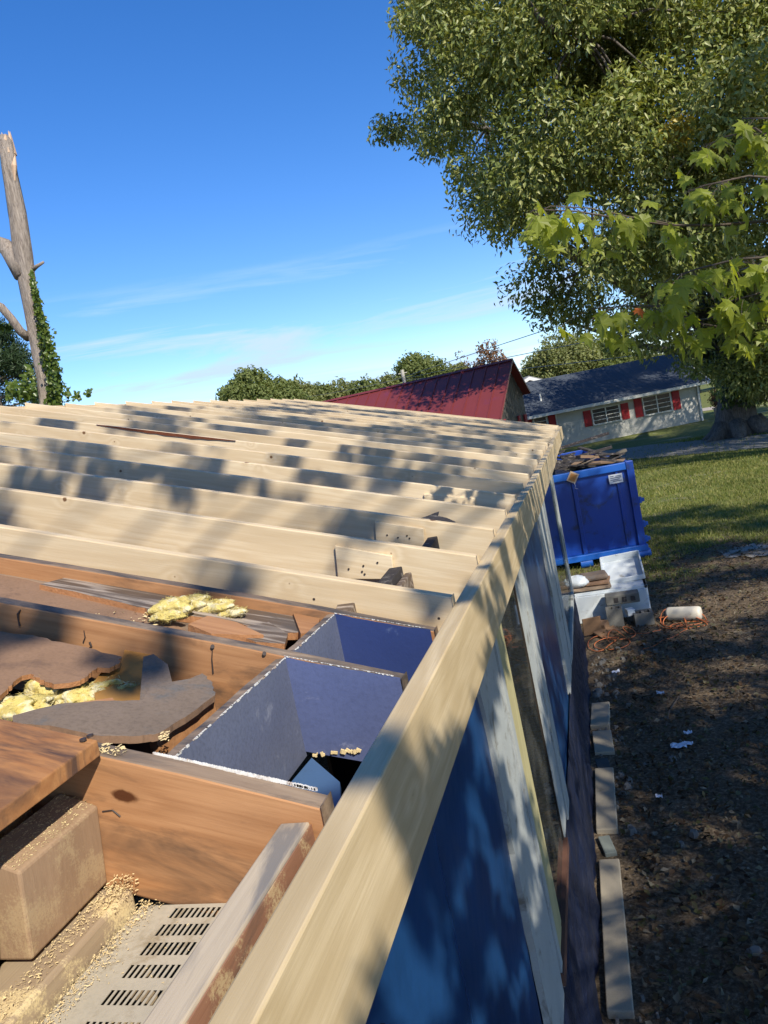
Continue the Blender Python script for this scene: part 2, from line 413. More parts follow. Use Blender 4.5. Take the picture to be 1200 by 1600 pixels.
def groundmat():
    m, t, p = base_mat('yard_ground', .95, .1)
    tcn = nd(t, 'ShaderNodeTexCoord'); v = tcn.outputs['Object']
    s = nd(t, 'ShaderNodeSeparateXYZ'); t.links.new(v, s.inputs[0])
    big = noise(t, v, .55, 6, .6, .3); med = noise(t, v, 3.2, 6, .65); fine = noise(t, v, 38, 5, .75)
    dirt = ramp(t, fine, [(.3, (.045, .032, .021)), (.5, (.125, .092, .06)), (.72, (.32, .25, .17))]).outputs[0]
    grass = ramp(t, noise(t, v, 14, 6, .75), [(.3, (.05, .07, .018)), (.5, (.12, .145, .038)), (.7, (.26, .24, .09))]).outputs[0]
    # dirt beside the house and in worn patches, grass beyond
    f = mth(t, 'ADD', mth(t, 'MULTIPLY', mth(t, 'SUBTRACT', s.outputs['Y'], 12.2), .13), mth(t, 'MULTIPLY', mth(t, 'SUBTRACT', med, .5), 2.0))
    f = mth(t, 'ADD', f, mth(t, 'MULTIPLY', mth(t, 'SUBTRACT', big, .5), 1.6))
    g = rng_(t, f, -.05, .45)
    c = mixc(t, g, dirt, grass)
    # pale worn gravelly spots
    wn = noise(t, v, .42, 5, .6, .6, (1, 1.9, 1)); c = mixc(t, rng_(t, wn, .60, .68, 0, .7), c, (.30, .27, .22))
    # tawny dry streaks of lawn
    dr = noise(t, v, .8, 4, .6, .4, (1, 2.6, 1)); c = mixc(t, mth(t, 'MULTIPLY', rng_(t, dr, .48, .68, 0, .55), g), c, (.25, .22, .085))
    t.links.new(c, p.inputs['Base Color'])
    bump(t, p, mth(t, 'ADD', fine, med), .8, .03); return m
gr = np_mesh('ground', np.array(V), Fq, groundmat(), None, 'structure')

# gravel driveway, an irregular sheet just above the lawn
def drivemat():
    m, t, p = base_mat('gravel', .95, .1); v = coords(t, False)
    n = noise(t, v, 11, 6, .8); c = ramp(t, n, [(.3, (.12, .11, .10)), (.55, (.26, .25, .22)), (.75, (.42, .40, .36))])
    t.links.new(c.outputs[0], p.inputs['Base Color']); bump(t, p, n, .8, .03); return m
def sheet(name, pts0, pts1, z, mat, n=60, jag=.35):
    V = []; F4 = []
    for i in range(n+1):
        k = i/n*(len(pts0)-1); a = int(min(k, len(pts0)-2)); f = k-a
        p = pts0[a].lerp(pts0[a+1], f); q = pts1[a].lerp(pts1[a+1], f)
        d = (q-p).normalized()
        p = p-d*jag*mnoise.noise(Vector((i*.5, 3, 1))); q = q+d*jag*mnoise.noise(Vector((i*.5, 9, 1)))
        V += [(p.x, p.y, z), (q.x, q.y, z)]
        if i: F4.append((2*i-2, 2*i-1, 2*i+1, 2*i))
    mb = MB(); mb.add(V, F4); return mb.build(name, mat, kind='structure')
near_e = [Vector((-30, 41, 0)), Vector((-6, 36, 0)), Vector((1.6, 30.6, 0)), Vector((5.4, 26.6, 0)), Vector((12, 20, 0)), Vector((24, 9, 0))]
far_e = [Vector((-29, 46.0, 0)), Vector((-5, 40.0, 0)), Vector((2.6, 36.2, 0)), Vector((6.8, 31.0, 0)), Vector((14.5, 24.0, 0)), Vector((27, 12, 0))]
sheet('driveway', near_e, far_e, -2.842, drivemat())
rd = plain('road_concrete', (.40, .35, .28), .9, .2, .3, 3, .2)
sheet('road', [Vector((3, 60, 0)), Vector((40, 36, 0)), Vector((60, 24, 0))], [Vector((4, 64, 0)), Vector((42, 40.5, 0)), Vector((62, 28.5, 0))], -2.84, rd, 30, .1)

# grass blades
def scatter_grass():
    n = 150000
    # denser near the camera, over the visible lawn
    yv = 9.5+rng.random(n)**1.5*26; a = -.12+rng.random(n)*.50
    x = yv*a; x = x+rng.normal(0, .3, n); y = yv
    keep = []
    for i in range(0, n): pass
    ang = rng.random(n)*6.283; h = (.022+rng.random(n)*.038)*(1+.02*y); wd = .0035+.0005*y
    lean = rng.normal(0, .6, (n, 2))
    z = np.full(n, -2.87)
    nz = np.sin(x*1.7+np.sin(y*1.1)*2)*np.cos(y*1.3+np.sin(x*2.3))
    k = (nz > -.45) | (rng.random(n) < .35); k &= (y > 12.3+nz*1.3-np.clip(x-3, 0, 3)*.3)
    d = (x-1.6)*.74+(y-30.6)*.68; k &= ~((d > 0) & (d < 4.2) & (x > -3) & (rng.random(n) < .93))
    x, y, z, ang, h, wd, lean = x[k], y[k], z[k], ang[k], h[k], wd[k], lean[k]
    b = np.stack([x, y, z], 1); dx = np.stack([np.cos(ang)*wd, np.sin(ang)*wd, 0*wd], 1)
    tip = b+np.stack([lean[:, 0]*h, lean[:, 1]*h, h+.02], 1)
    V = np.stack([b-dx, b+dx, tip], 1).reshape(-1, 3); Fq = np.arange(len(V)).reshape(-1, 3)
    o = np_mesh('grass', V, Fq, leafmat('grass_blades', [(.09, .12, .024), (.15, .185, .04), (.24, .25, .06), (.38, .33, .14)], .3, .6, .2))
    tag(o, 'short green and straw coloured lawn grass beyond the dumpster', 'grass')
scatter_grass()
def scatter_litter():
    n = 16000
    y = 2.2+rng.random(n)**1.1*11; x = -.2+rng.random(n)**1.0*(.30*y+1.5)
    C = np.stack([x, y, np.full(n, -2.835)+rng.random(n)*.02], 1)
    A = runit(n)*np.array([1, 1, .35]); A /= np.linalg.norm(A, axis=1)[:, None]
    Nn = np.tile([0, 0, 1.], (n, 1))+rng.normal(0, .4, (n, 3))
    Nn -= A*np.sum(A*Nn, 1)[:, None]; Nn /= np.linalg.norm(Nn, axis=1)[:, None]
    V, Fq = leaf_cloud(C, A, Nn, .02+rng.random(n)*.05, .012+rng.random(n)*.03)
    o = np_mesh('leaf_litter', V, Fq, leafmat('dead_leaves', [(.035, .022, .014), (.09, .055, .032), (.17, .115, .065), (.07, .075, .03), (.26, .22, .16)], .15, .85, .1))
    tag(o, 'dead leaves and twigs littering the shaded dirt beside the house', 'leaf litter')
scatter_litter()
sheet('gravel_patch', [Vector((1.7, 12.2, 0)), Vector((2.6, 11.9, 0)), Vector((3.6, 11.6, 0)), Vector((5.5, 11.0, 0))], [Vector((1.7, 12.7, 0)), Vector((2.7, 13.1, 0)), Vector((3.8, 13.0, 0)), Vector((5.8, 12.4, 0))], -2.838, plain('gravel_patch', (.34, .31, .26), .95, .1, .5, 3, .5, 30, dirt=(.14, .11, .07), damt=.75, ds=3, fine=.5), 40, .35)
def stones():
    mb = MB()
    for i in range(150):
        y = 3.0+random.random()*5.6; x = -.30+random.random()**1.6*.75
        if i < 90: x = -.33+random.random()*.22; y = random.choice([7.2, 7.6, 5.1, 5.3, 3.1, 8.0, 6.15])+random.random()*.35
        s = .008+random.random()**3*.04; c = Vector((x, y, -2.84))
        vs = []
        for a in range(6):
            an = a*1.047+random.random()*.5; vs.append(c+Vector((math.cos(an)*s*(.7+.5*random.random()), math.sin(an)*s*(.7+.5*random.random()), -.01)))
        top = [c+(v-c)*.62+Vector((0, 0, .01+s*.5*(.6+.6*random.random()))) for v in vs]
        mb.add(vs+top, [(5, 4, 3, 2, 1, 0)[::-1], (6, 7, 8, 9, 10, 11)]+[(k, (k+1) % 6, 6+(k+1) % 6, 6+k) for k in range(6)])
    o = mb.build('rubble', plain('rubble_stone', (.19, .175, .15), .9, .2, .5, 4, .5, 30), kind='stuff')
    tag(o, 'small pale stones and broken masonry scattered along the foot of the wall', 'rubble')
stones()

# ------------------------------------------------------------------ the house being re-roofed
XF = -0.3555; XI = -0.402; ZT = -0.4775; ZB = -0.6726
house = empty('house', (-2.6, 6.5, -2.85), 'low house with its roof stripped to new pale rafters over a navy blue wall', 'house')
RX = -4.95
def rafter_mesh(x0, x1, c, depth, th, wob=.002, seed=0):
    """world space rafter prism: front face at y=0"""
    mb = MB(); n = 14; vs = []; fs = []
    for i in range(n+1):
        x = x0+(x1-x0)*i/n; zt = c-SL*x; bow = wob*mnoise.noise(Vector((x*.9, seed*3.1, 0)))*2; cr = wob*mnoise.noise(Vector((x*1.3, seed*5.7, 4)))
        vs += [(x, bow, zt+cr), (x, bow+th, zt+cr), (x, bow+th, zt-depth+cr), (x, bow, zt-depth+cr)]
    for i in range(n):
        a = 4*i; b = a+4
        fs += [(a, a+1, b+1, b)[::-1], (a+1, a+2, b+2, b+1)[::-1], (a+2, a+3, b+3, b+2)[::-1], (a+3, a, b, b+3)[::-1]]
    fs += [(0, 1, 2, 3)[::-1], (4*n, 4*n+1, 4*n+2, 4*n+3)]
    if x1 < x0: fs = [f[::-1] for f in fs]
    mb.add(vs, fs); return mb
YR = [1.942, 2.462, 2.975, 3.487]+[4.05+.548*i for i in range(17)]
YR = [y for y in YR if y < 13.1]+[13.235]
for i, y in enumerate(YR):
    mb = rafter_mesh(XI-.001, RX+random.uniform(-.04, .04), NEW+random.uniform(-.004, .005), .184, .036, .003, i)
    mb.v = [v+Vector((0, y, 0)) for v in mb.v]
    mb.build('rafter', M_new, house, bevel=.003)
# splice plates and their nails on the first rafters
def face_patch(y, pxs, th=.016, mat=M_new):
    pts = [atY(px, py, y-th) for px, py in pxs]
    return MB().prism(pts, (0, th-.001, 0)).build('splice_plate', mat, house, bevel=.002)
def nails(y, pxs, r=.0035):
    for px, py in pxs:
        c = atY(px, py, y); c2 = c+Vector((0, .004, 0))
        MB().tube([c-Vector((0, .003, 0)), c2], r, 8).build('nail', M_nail, house)
face_patch(2.462, [(523, 853), (612, 869), (616, 905), (528, 905)])
nails(2.446, [(545, 889), (568, 884), (566, 893), (570, 897), (590, 879)])
face_patch(2.975, [(585, 815), (662, 826), (664, 858), (588, 850)])
nails(2.959, [(605, 836), (622, 840), (636, 837), (640, 841)], .0035)
face_patch(4.05, [(662, 772), (742, 779), (742, 792), (664, 788)])
nails(1.942, [(491, 936), (686, 966)], .004)
# bark edge left on one rafter, and cracks in the old rafters
a_ = onR(132, 664, NEW); b_ = onR(352, 690, NEW); yb = min(YR, key=lambda q: abs(q-(a_.y+b_.y)/2))
M_bkedge = plain('bark_edge', (.16, .055, .03), .9, .1, .6, 30, .5)
mb = MB(); ps = []; qs = []
for k in range(17):
    x = a_.x+(b_.x-a_.x)*k/16; z = NEW-SL*x; h = .004+.020*math.sin(math.pi*k/16)*(.7+.6*random.random())
    ps.append((x, yb-.007, z-.002)); qs.append((x, yb-.007, z-.002-h))
mb.prism(ps+qs[::-1], (0, .006, 0)); mb.build('bark_edge', M_bkedge, house)
# fascia in three lengths
for k, (a, b, dx, dz) in enumerate([(-1.6, 4.47, 0, 0), (4.475, 8.72, .006, -.006), (8.725, 13.30, -.002, .003)]):
    mb = MB(); n = max(3, int((b-a)/.35)); vs = []; fs = []
    for i in range(n+1):
        y = a+(b-a)*i/n; wv = (.004 if k else .0015)*mnoise.noise(Vector((y*1.9, k*5, 0)))
        vs += [(XI+dx+wv, y, ZT+dz+wv), (XF+dx+wv, y, ZT+dz+wv), (XF+dx+wv, y, ZB+dz), (XI+dx+wv, y, ZB+dz)]
    for i in range(n):
        p0 = 4*i; q0 = p0+4
        fs += [(p0, p0+1, q0+1, q0), (p0+1, p0+2, q0+2, q0+1), (p0+2, p0+3, q0+3, q0+2), (p0+3, p0, q0, q0+3)]
    fs += [(3, 2, 1, 0), (4*n, 4*n+1, 4*n+2, 4*n+3)]
    mb.add(vs, fs); mb.build('fascia_board', M_fascia, house, bevel=.0035)
# ridge board (just under the rafter tips), boards and void under the rafters
MB().box((RX-.03, 1.0, .70), (RX, 13.3, .895)).build('ridge_board', M_new, house)
mb = MB(); c = NEW-.24
mb.add([(-.72, 1.83, c+.72*SL), (-.72, 13.28, c+.72*SL), (RX, 13.28, c-RX*SL), (RX, 1.83, c-RX*SL)], [(0, 1, 2, 3)])
mb.v += [v-Vector((0, 0, .02)) for v in mb.v]; mb.f += [(7, 6, 5, 4), (0, 4, 5, 1), (1, 5, 6, 2), (2, 6, 7, 3), (3, 7, 4, 0)]; mb.mi = [0]*6
mb.build('attic_floor', M_ceil, house)
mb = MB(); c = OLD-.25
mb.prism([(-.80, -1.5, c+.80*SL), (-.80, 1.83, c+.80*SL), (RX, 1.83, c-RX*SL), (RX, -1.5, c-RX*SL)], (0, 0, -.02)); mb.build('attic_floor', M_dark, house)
# far gable wall and rear slope so that the roof is closed
mb = MB(); mb.prism([(-2.3, 8.2, -2.85), (-2.3, 8.2, -.10), (RX, 8.2, .70), (-9.5, 8.2, -.66), (-9.5, 8.2, -2.85)], (0, .05, 0)); mb.build('end_wall', M_wall, house)
mb = MB(); mb.prism([(RX-.05, -1.5, .86), (RX-.05, 13.25, .86), (-9.7, 13.25, -.58), (-9.7, -1.5, -.58)], (0, 0, -.02)); mb.build('rear_slope', M_oldtop, house)

# old rafters, front faces at these y, tails painted blue
def old_rafter(y, x0, x1, depth=.215, seed=0):
    mb = rafter_mesh(x0, x1, OLD, depth, .037, .003, seed+40)
    mb.v = [v+Vector((0, y, 0)) for v in mb.v]
    # top faces take the weathered material
    n = 14
    for i in range(n): mb.mi[4*i] = 1
    # rotten, rounded end
    mb.mi[-1] = mb.mi[-2] = 1
    for k in range(4): mb.v[k] = mb.v[k]+Vector((random.uniform(-.006, .003), random.uniform(-.003, .003), -.006 if k < 2 else .012))
    return mb.build('old_rafter', [M_old, M_oldtop], house, bevel=.004)
YB, YA, YC = .937, 1.446, 1.776
def crack(y, pxs, w_=.0016, nm='crack'):
    pts = [atY(px, py, y-.0015) for px, py in pxs]; MB().tube(pts, [w_*random.uniform(.5, 1.2) for _ in pts], 6).build(nm, M_nail, house)
crack(YA, [(32, 953), (28, 960), (29, 970), (31, 978)], .0028, 'bent_nail'); crack(YA, [(131, 985), (133, 996), (130, 1004)]); crack(YA, [(332, 1012), (331, 1030), (333, 1052)])
crack(YA, [(140, 1003), (143, 1010), (138, 1014)], .003); crack(YB, [(160, 1268), (176, 1266), (188, 1276)], .0012)
for px, py in ((332, 1010), (413, 1021)): MB().tube([atY(px, py, YA-.004), atY(px, py, YA)], .0045, 8).build('nail', M_nail, house)
old_rafter(YB, -.432, -3.2, .225, 1); old_rafter(YA, -.430, RX, .215, 2); old_rafter(YC, -.425, RX, .215, 3)
old_rafter(.43, -.50, -.92, .2, 4)
# painted rafter tails and their chipped rims
for y, x0, mat in ((YA, -.6735, M_blue), (YC, -.6695, M_bluedk)):
    f = lambda x: OLD-SL*x
    pts = [(x0, y-.003, f(x0)-.004)]+[(x0+(-.436-x0)*k/9, y-.003, f(x0+(-.436-x0)*k/9)-.004-.004*random.random()) for k in range(1, 10)]
    pts += [(-.436, y-.003, f(-.436)-.205), (x0, y-.003, f(x0)-.213)]
    MB().prism(pts, (0, .0025, 0)).build('painted_tail', mat, house)
    mb = MB()
    for k in range(52):
        x = x0+(-.45-x0)*k/52; w_ = .0045+.004*random.random(); h = .0006+.0028*random.random()**2
        if random.random() < .2: continue
        mb.prism([(x, y-.0042, f(x)-.001), (x+w_, y-.0042, f(x+w_)-.001), (x+w_*.8, y-.0042, f(x)-.002-h), (x+w_*.2, y-.0042, f(x)-.001-h)], (0, .001, 0))
    mb.build('chipped_paint', M_chip, house, kind='stuff')
mb = MB()
for k in range(70):
    x = -.70+.25*k/70; w_ = .0042+.003*random.random(); h = .0006+.0045*random.random()**2*math.sin(math.pi*min(1, k/60+.05))
    mb.box((x, YB+.037-h, OLD-SL*(x+w_)-.002), (x+w_, YB+.0385, OLD-SL*x+.0012))
mb.build('chipped_paint', M_chip, house, kind='stuff')
# eave blocking between the rafters (blue outside, bare inside)
def blocking(ya, yb, x, zt, zb, mat=M_blue2):
    mb = MB(); n = 10
    for i in range(1): pass
    vs = []; fs = []
    for i in range(n+1):
        y = ya+(yb-ya)*i/n; j = .002*random.random()
        vs += [(x-.022, y, zt-j), (x, y, zt-j), (x, y, zb), (x-.022, y, zb)]
    for i in range(n):
        p0 = 4*i; q0 = p0+4
        fs += [(p0, p0+1, q0+1, q0), (p0+1, p0+2, q0+2, q0+1), (p0+2, p0+3, q0+3, q0+2), (p0+3, p0, q0, q0+3)]
    fs += [(3, 2, 1, 0), (4*n, 4*n+1, 4*n+2, 4*n+3)]
    mb.add(vs, fs)
    for i in range(n): mb.mi[4*i+3] = 1; mb.mi[4*i] = 2
    mb.build('eave_blocking', [mat, M_old, M_oldtop], house)
    c = MB()
    y = ya
    while y < yb-.004:
        l = .003+.007*random.random(); y += l
        if random.random() < .22 or y+l > yb: continue
        c.box((x-.0012, y, zt-.0008-.0028*random.random()**2), (x+.0010, y+l, zt+.0003))
    c.build('chipped_paint', M_chip, house, kind='stuff')
blocking(.976, YA-.001, -.672, -.418, -.637)
blocking(1.486, YC-.001, -.668, -.418, -.637)
for ya, yb in ((1.984, 2.46), (2.50, 2.973)):
    pass
# eave soffit boards, blue; a gap is left at the torn one
MB().prism([G(487, 1184, -.637), G(449, 1229, -.637), Vector((-.664, 1.0, -.637)), Vector((-.45, 1.0, -.637)), G(533, 1262, -.637), G(531, 1222, -.637)], (0, 0, -.012)).build('soffit_board', M_blue3, house)
MB().box((-.67, 1.484, -.652), (-.405, 13.2, -.639)).build('soffit_board', M_blue3, house)
mb = MB()
for k in range(26):                                            # splinters round the torn opening
    t_ = random.random(); c = Vector((-.655, 1.441, -.632)).lerp(Vector((-.55, 1.441, -.63)), t_); s = .003+.008*random.random()
    mb.obox(c+Vector((0, -.004*random.random(), -.004*random.random())), (s, .003, s*.6), Matrix.Rotation(random.random()*3, 3, 'Y'))
mb.build('torn_splinters', M_saw, house, kind='stuff')
# near bay: perforated soffit, ledger, plate, block
def vent():
    mb = MB(); x0, x1, y0, y1, z = -.752, -.405, -.9, .934, -.625
    rows = [(.903, .925), (.865, .889), (.826, .851), (.784, .808), (.738, .763)]
    k = .70
    while k > -.8: rows.append((k-.012, k+.012)); k -= .042
    sx = [(-.6885+.0088*i, -.6885+.0088*i+.0054) for i in range(9)]
    rows = sorted(rows); y = y0
    def q(a, b, c, d): mb.add([(a, c, z), (b, c, z), (b, d, z), (a, d, z)], [(0, 1, 2, 3)])
    for a, b in rows:
        q(x0, x1, y, a)
        x = x0
        for s0, s1 in sx:
            q(x, s0, a, b)
            mb.add([(s0, a, z), (s0, b, z), (s0, b, z-.0012), (s0, a, z-.0012)], [(0, 1, 2, 3)]); mb.add([(s1, a, z), (s1, b, z), (s1, b, z-.0012), (s1, a, z-.0012)], [(3, 2, 1, 0)])
            x = s1
        q(x, x1, a, b); y = b
    q(x0, x1, y, y1)
    mb.build('soffit_vent', M_vent, house)
    MB().box((x0, y0, z-.20), (x1, y1, z-.19)).build('slot_dark_sheet', M_dark, house)  # near-black sheet added below the slots to make them read as shaded
vent()
MB().box((-.496, -1.0, -.595), (-.452, .935, -.507)).build('ledger', M_ledger, house, bevel=.003)
MB().box((-.4515, -1.0, -.595), (-.4495, .934, -.511)).build('ledger_face', M_oldY, house)
MB().box((-.86, -1.2, -.78), (-.760, .935, -.594)).build('wall_plate', M_dust, house, bevel=.006)
f = lambda x: -.441-.39*(x+.832)
mb = MB(); ye = .765
mb.prism([(-.845, .934, -.436), (-.784, .934, -.461), (-.800, .934, -.585), (-.86, .934, -.585)], (0, ye-.934, 0)); mb.build('rafter_block', M_block, house, bevel=.004)
MB().box((-.99, .2, -.60), (-.90, .934, -.44)).build('rafter_block', M_dust, house, bevel=.006)
MB().prism([(-.862, -.6, -.62), (-.862, .70, -.62), (-.862, .752, -.50), (-.862, .752, -.47), (-.862, -.6, -.47)], (.045, 0, 0)).build('rafter_block', M_oldY, house, bevel=.006)

# wall, windows, loose wrap
WX = -.412
seams = [-1.6, .95, 1.62, 2.08]
for a, b in ((-1.6, .66), (.663, 1.38), (1.383, 2.09)):
    MB().box((WX-.03, a, -2.20), (WX+random.uniform(0, .002), b, -.60)).build('wall_panel', M_wall, house, bevel=.002)
for a, b in ((3.76, 4.55), (4.553, 5.26), (8.12, 8.26)):
    MB().box((WX-.03, a, -2.20), (WX+random.uniform(0, .002), b, -.60)).build('wall_panel', M_wall, house, bevel=.002)
MB().box((WX-.12, -1.6, -2.86), (WX-.03, 8.26, -2.06)).build('wall_base', M_wall, house)
LEAN = lambda z: -.09*(z+.9)
def window(y0, y1, g0, g1, sill, sub):
    wn = bpy.data.objects.new('window', None); COL.objects.link(wn); wn.parent = house; wn.location = Vector((WX, (y0+y1)/2, sill))-house.location
    xo = WX+.014
    def jag(y, s): return y
    # casing boards, weathered edges uneven
    def casing(a, b, z0, z1, x=xo, name='casing', mat=M_trim, jl=0, jr=0):
        mb = MB(); n = 26; vs = []; fs = []
        for i in range(n+1):
            z = z0+(z1-z0)*i/n
            ja = jl*mnoise.noise(Vector((z*7, a, 0))); jb = jr*mnoise.noise(Vector((z*7, b, 3)))
            e = LEAN(z); vs += [(x, a+ja+e, z), (x, b+jb+e, z), (x-.022, b+jb+e, z), (x-.022, a+ja+e, z)]
        for i in range(n):
            p = 4*i; q = p+4
            fs += [(p, p+1, q+1, q), (p+1, p+2, q+2, q+1), (p+2, p+3, q+3, q+2), (p+3, p, q, q+3)]
        fs += [(0, 3, 2, 1), (4*n, 4*n+1, 4*n+2, 4*n+3)]
        mb.add(vs, fs); mb.build(name, mat, wn)
    casing(y0, y0+(g0-y0)*.62, sill-.05, -.60, xo, jl=.03, jr=.008)
    casing(y0+(g0-y0)*.63, g0-.16*sub, sill-.03, -.60, xo+.006)
    if sub:
        casing(g0-.155, g0-.125, sill-.02, -.60, xo-.008, 'brick_mould', M_orange)
        casing(g0-.12, g0+.03, sill+.0, -.60, xo-.002, 'sash_stile', M_sash)
        casing(g0+.03, g0+.07, sill+.0, -.60, xo-.004, 'sash_stile', M_sash)
        casing(g1-.04, g1-.01, sill, -.60, xo-.005, 'sash_stile', M_dark)
    else:
        casing(g0, g0+.05, sill, -.60, xo-.003, 'sash_stile', M_trim)
    casing(g1, g1+(y1-g1)*.55, sill-.0, -.60, xo-.003, jr=.006)
    casing(g1+(y1-g1)*.56, y1, sill-.03, -.60, xo+.005, jr=.012)
    MB().box((WX-.02, g0-.12, sill-.02), (xo+.012, g1+.08, sill+.03)).build('sill', M_orange if sub else M_trim, wn)
    MB().prism([(WX+.001, g0+LEAN(sill), sill), (WX+.001, g1+LEAN(sill), sill), (WX+.001, g1+LEAN(-.6), -.60), (WX+.001, g0+LEAN(-.6), -.60)], (.005, 0, 0)).build('pane', M_glass if sub else M_clear, wn)
    if sub: MB().box((WX-.45, y0-.1, sill-.1), (WX-.44, y1+.1, -.55)).build('room_dark_sheet', M_dark, wn)  # near-black sheet added to stand in for the unlit room behind the glass
window(2.08, 3.76, 2.66, 3.34, -2.04, 1)
window(5.25, 8.12, 6.10, 7.90, -2.02, 0)
# crumpled wrap hanging below the sills
def wrap():
    ny_, nz_ = 420, 30; V = []; F4 = []
    for i in range(ny_+1):
        y = -1.5+i*(8.3+1.5)/ny_
        for k in range(nz_+1):
            t_ = k/nz_; z = -2.05-.80*t_
            bulge = .004+.012*t_+.018*t_*(1+mnoise.noise(Vector((y*1.1, 2, 0))))*.6
            cr = .014*(mnoise.noise(Vector((y*2.6+t_*3.4, t_*2.0, 1)))+1.3*abs(mnoise.noise(Vector((y*5-t_*6, t_*2.5, 11)))))+.009*mnoise.noise(Vector((y*8+t_*5, t_*5, 6)))
            V.append((min(-.345, WX+.006+bulge+cr*(.25+t_)), y, z))
    for i in range(ny_):
        for k in range(nz_):
            a = i*(nz_+1)+k; F4.append((a, a+1, a+nz_+2, a+nz_+1))
    o = np_mesh('house_wrap', np.array(V), np.array(F4), M_tarp, None, None, True)
    tag(o, 'crumpled dark navy plastic wrap hanging from the window sills to the ground', 'plastic sheet')
wrap()

# ------------------------------------------------------------------ loose things on the torn part of the roof
def prism_px(name, mat, pxs, c, th, label, cat, bevel=0, group=None, parent=None, jag=0):
    pts = []
    m = len(pxs)
    for i in range(m):
        a = onR(*pxs[i], c); b = onR(*pxs[(i+1) % m], c)
        pts.append(a)
        if jag and (b-a).length > .03:
            for k in range(1, 5):
                pts.append(a.lerp(b, k/5)+Vector((random.uniform(-jag, jag), random.uniform(-jag, jag), 0)))
    mb = MB().prism(pts, NR.normalized()*-th)
    mats = mat if isinstance(mat, (list, tuple)) else [mat]
    if len(mats) > 1:
        n = len(pts); mb.mi = [0, 0]+[1]*n
        # both caps carry the face material, sides the edge material
    o = mb.build(name, mats, parent, bevel=bevel)
    if label: tag(o, label, cat, group)
    return o
o = MB().prism([(-.748, .10, OLD+.032+.748*SL), (-.752, .927, OLD+.032+.752*SL), (-2.3, .927, OLD+.032+2.3*SL), (-2.3, .10, OLD+.032+2.3*SL)], (0, 0, -.024)).build('plank', M_plank, None, bevel=.002)
tag(o, 'orange brown decking board with dark nail stains laid over the nearest old rafter', 'plank')
for px, py in ((130, 1157), (141, 1151)):
    c = onR(px, py, OLD+.034); MB().tube([c, c+Vector((0, 0, .003))], .005, 10).build('nail_head', M_nail, o)
# torn brown sheathing with its splintered edge
torn_px = [(-40, 975), (0, 986), (60, 995), (120, 1008), (190, 1026), (187, 1036), (172, 1044), (152, 1043), (140, 1052), (126, 1063), (108, 1067), (84, 1069), (62, 1062), (48, 1053), (34, 1056), (20, 1068), (8, 1080), (0, 1087), (-40, 1110)]
prism_px('torn_sheathing', [M_kraft, M_edge], torn_px, OLD-.035, .010, 'torn brown sheathing with a ragged splintered edge at the left of the open roof', 'sheathing', jag=.0045)
# board with dark dusty top and rounded end
gb_px = [(20, 1128), (90, 1136), (160, 1150), (215, 1150), (247, 1146), (290, 1120), (336, 1086), (332, 1066), (316, 1052), (290, 1062), (236, 1070), (222, 1094), (150, 1095), (90, 1100), (20, 1118)]
prism_px('curved_board', [M_greyb, M_kraft], gb_px, OLD-.015, .013, 'dusty grey topped board with a rounded brown end between two old rafters', 'board', jag=.0025)
q_ = [onR(*p, OLD-.0285) for p in ((246, 1148), (290, 1121), (336, 1087), (332, 1067))]
o = MB().prism([(v.x-.004, v.y, v.z) for v in q_]+[(v.x-.022, v.y+.004, v.z) for v in q_[::-1]], (0, 0, -.075)).build('end_strip', M_old, bpy.data.objects['curved_board'])
prism_px('wedge_scrap', [M_greyb, M_kraft], [(218, 1098), (224, 1026), (240, 1022), (262, 1038), (272, 1078), (282, 1100)], OLD-.0165, .02, 'triangular grey brown scrap standing behind the curved board', 'scrap')
prism_px('kraft_paper', [M_kraft2, M_kraft2], [(150, 1100), (145, 1068), (160, 1048), (186, 1042), (196, 1012), (236, 1020), (232, 1060), (226, 1100)], OLD-.058, .004, 'orange brown kraft paper curling out under the torn sheathing', 'paper')
prism_px('wood_strip', [M_old, M_edge], [(30, 1128), (70, 1112), (120, 1098), (176, 1090), (180, 1098), (120, 1112), (60, 1140)], OLD-.03, .012, 'thin splintered strip of orange wood under the yellow insulation', 'strip')
def fluff(name, cs, label, c0, mat=M_ins, amp=.5):
    mb = MB()
    for px, py, r, sx, sz in cs:
        c = onR(px, py, c0); nlat, nlon = 22, 32; vs = []; fs = []
        for i in range(nlat+1):
            th = math.pi*i/nlat
            for k in range(nlon):
                ph = 2*math.pi*k/nlon
                d = Vector((math.sin(th)*math.cos(ph)*sx, math.sin(th)*math.sin(ph), math.cos(th)*sz))
                q = d*1.3+c*9
                rr = 1.25*r*(1+amp*mnoise.noise(q)+amp*.5*mnoise.noise(q*2.1)+amp*.18*mnoise.noise(q*6))
                vs.append(c+d*rr)
        for i in range(nlat):
            for k in range(nlon):
                a = i*nlon+k; b = i*nlon+(k+1) % nlon; fs.append((a, a+nlon, b+nlon, b))
        mb.add(vs, fs)
    o = mb.build(name, mat, None, smooth=True); tag(o, label, 'insulation')
    pv = np.array([tuple(v) for v in mb.v]); k = rng.integers(0, len(pv), 2600); C = pv[k]+rng.normal(0, .0022, (2600, 3))
    A = runit(2600); A[:, 2] *= .6; A /= np.linalg.norm(A, axis=1)[:, None]; Nn = np.cross(A, runit(2600)); Nn /= np.linalg.norm(Nn, axis=1)[:, None]
    Vf, Ff = leaf_cloud(C, A, Nn, .007+.014*rng.random(2600), np.full(2600, .0011)); np_mesh('glass_fibres', Vf, Ff, mat, o)
    return o
fluff('insulation', [(268, 950, .033, 1.35, .55), (300, 943, .028, 1.4, .5), (262, 962, .02, 1.6, .5), (335, 948, .024, 1.7, .45), (365, 957, .016, 1.8, .5)], 'tuft of yellow glass wool lying on the weathered board', OLD-.02)
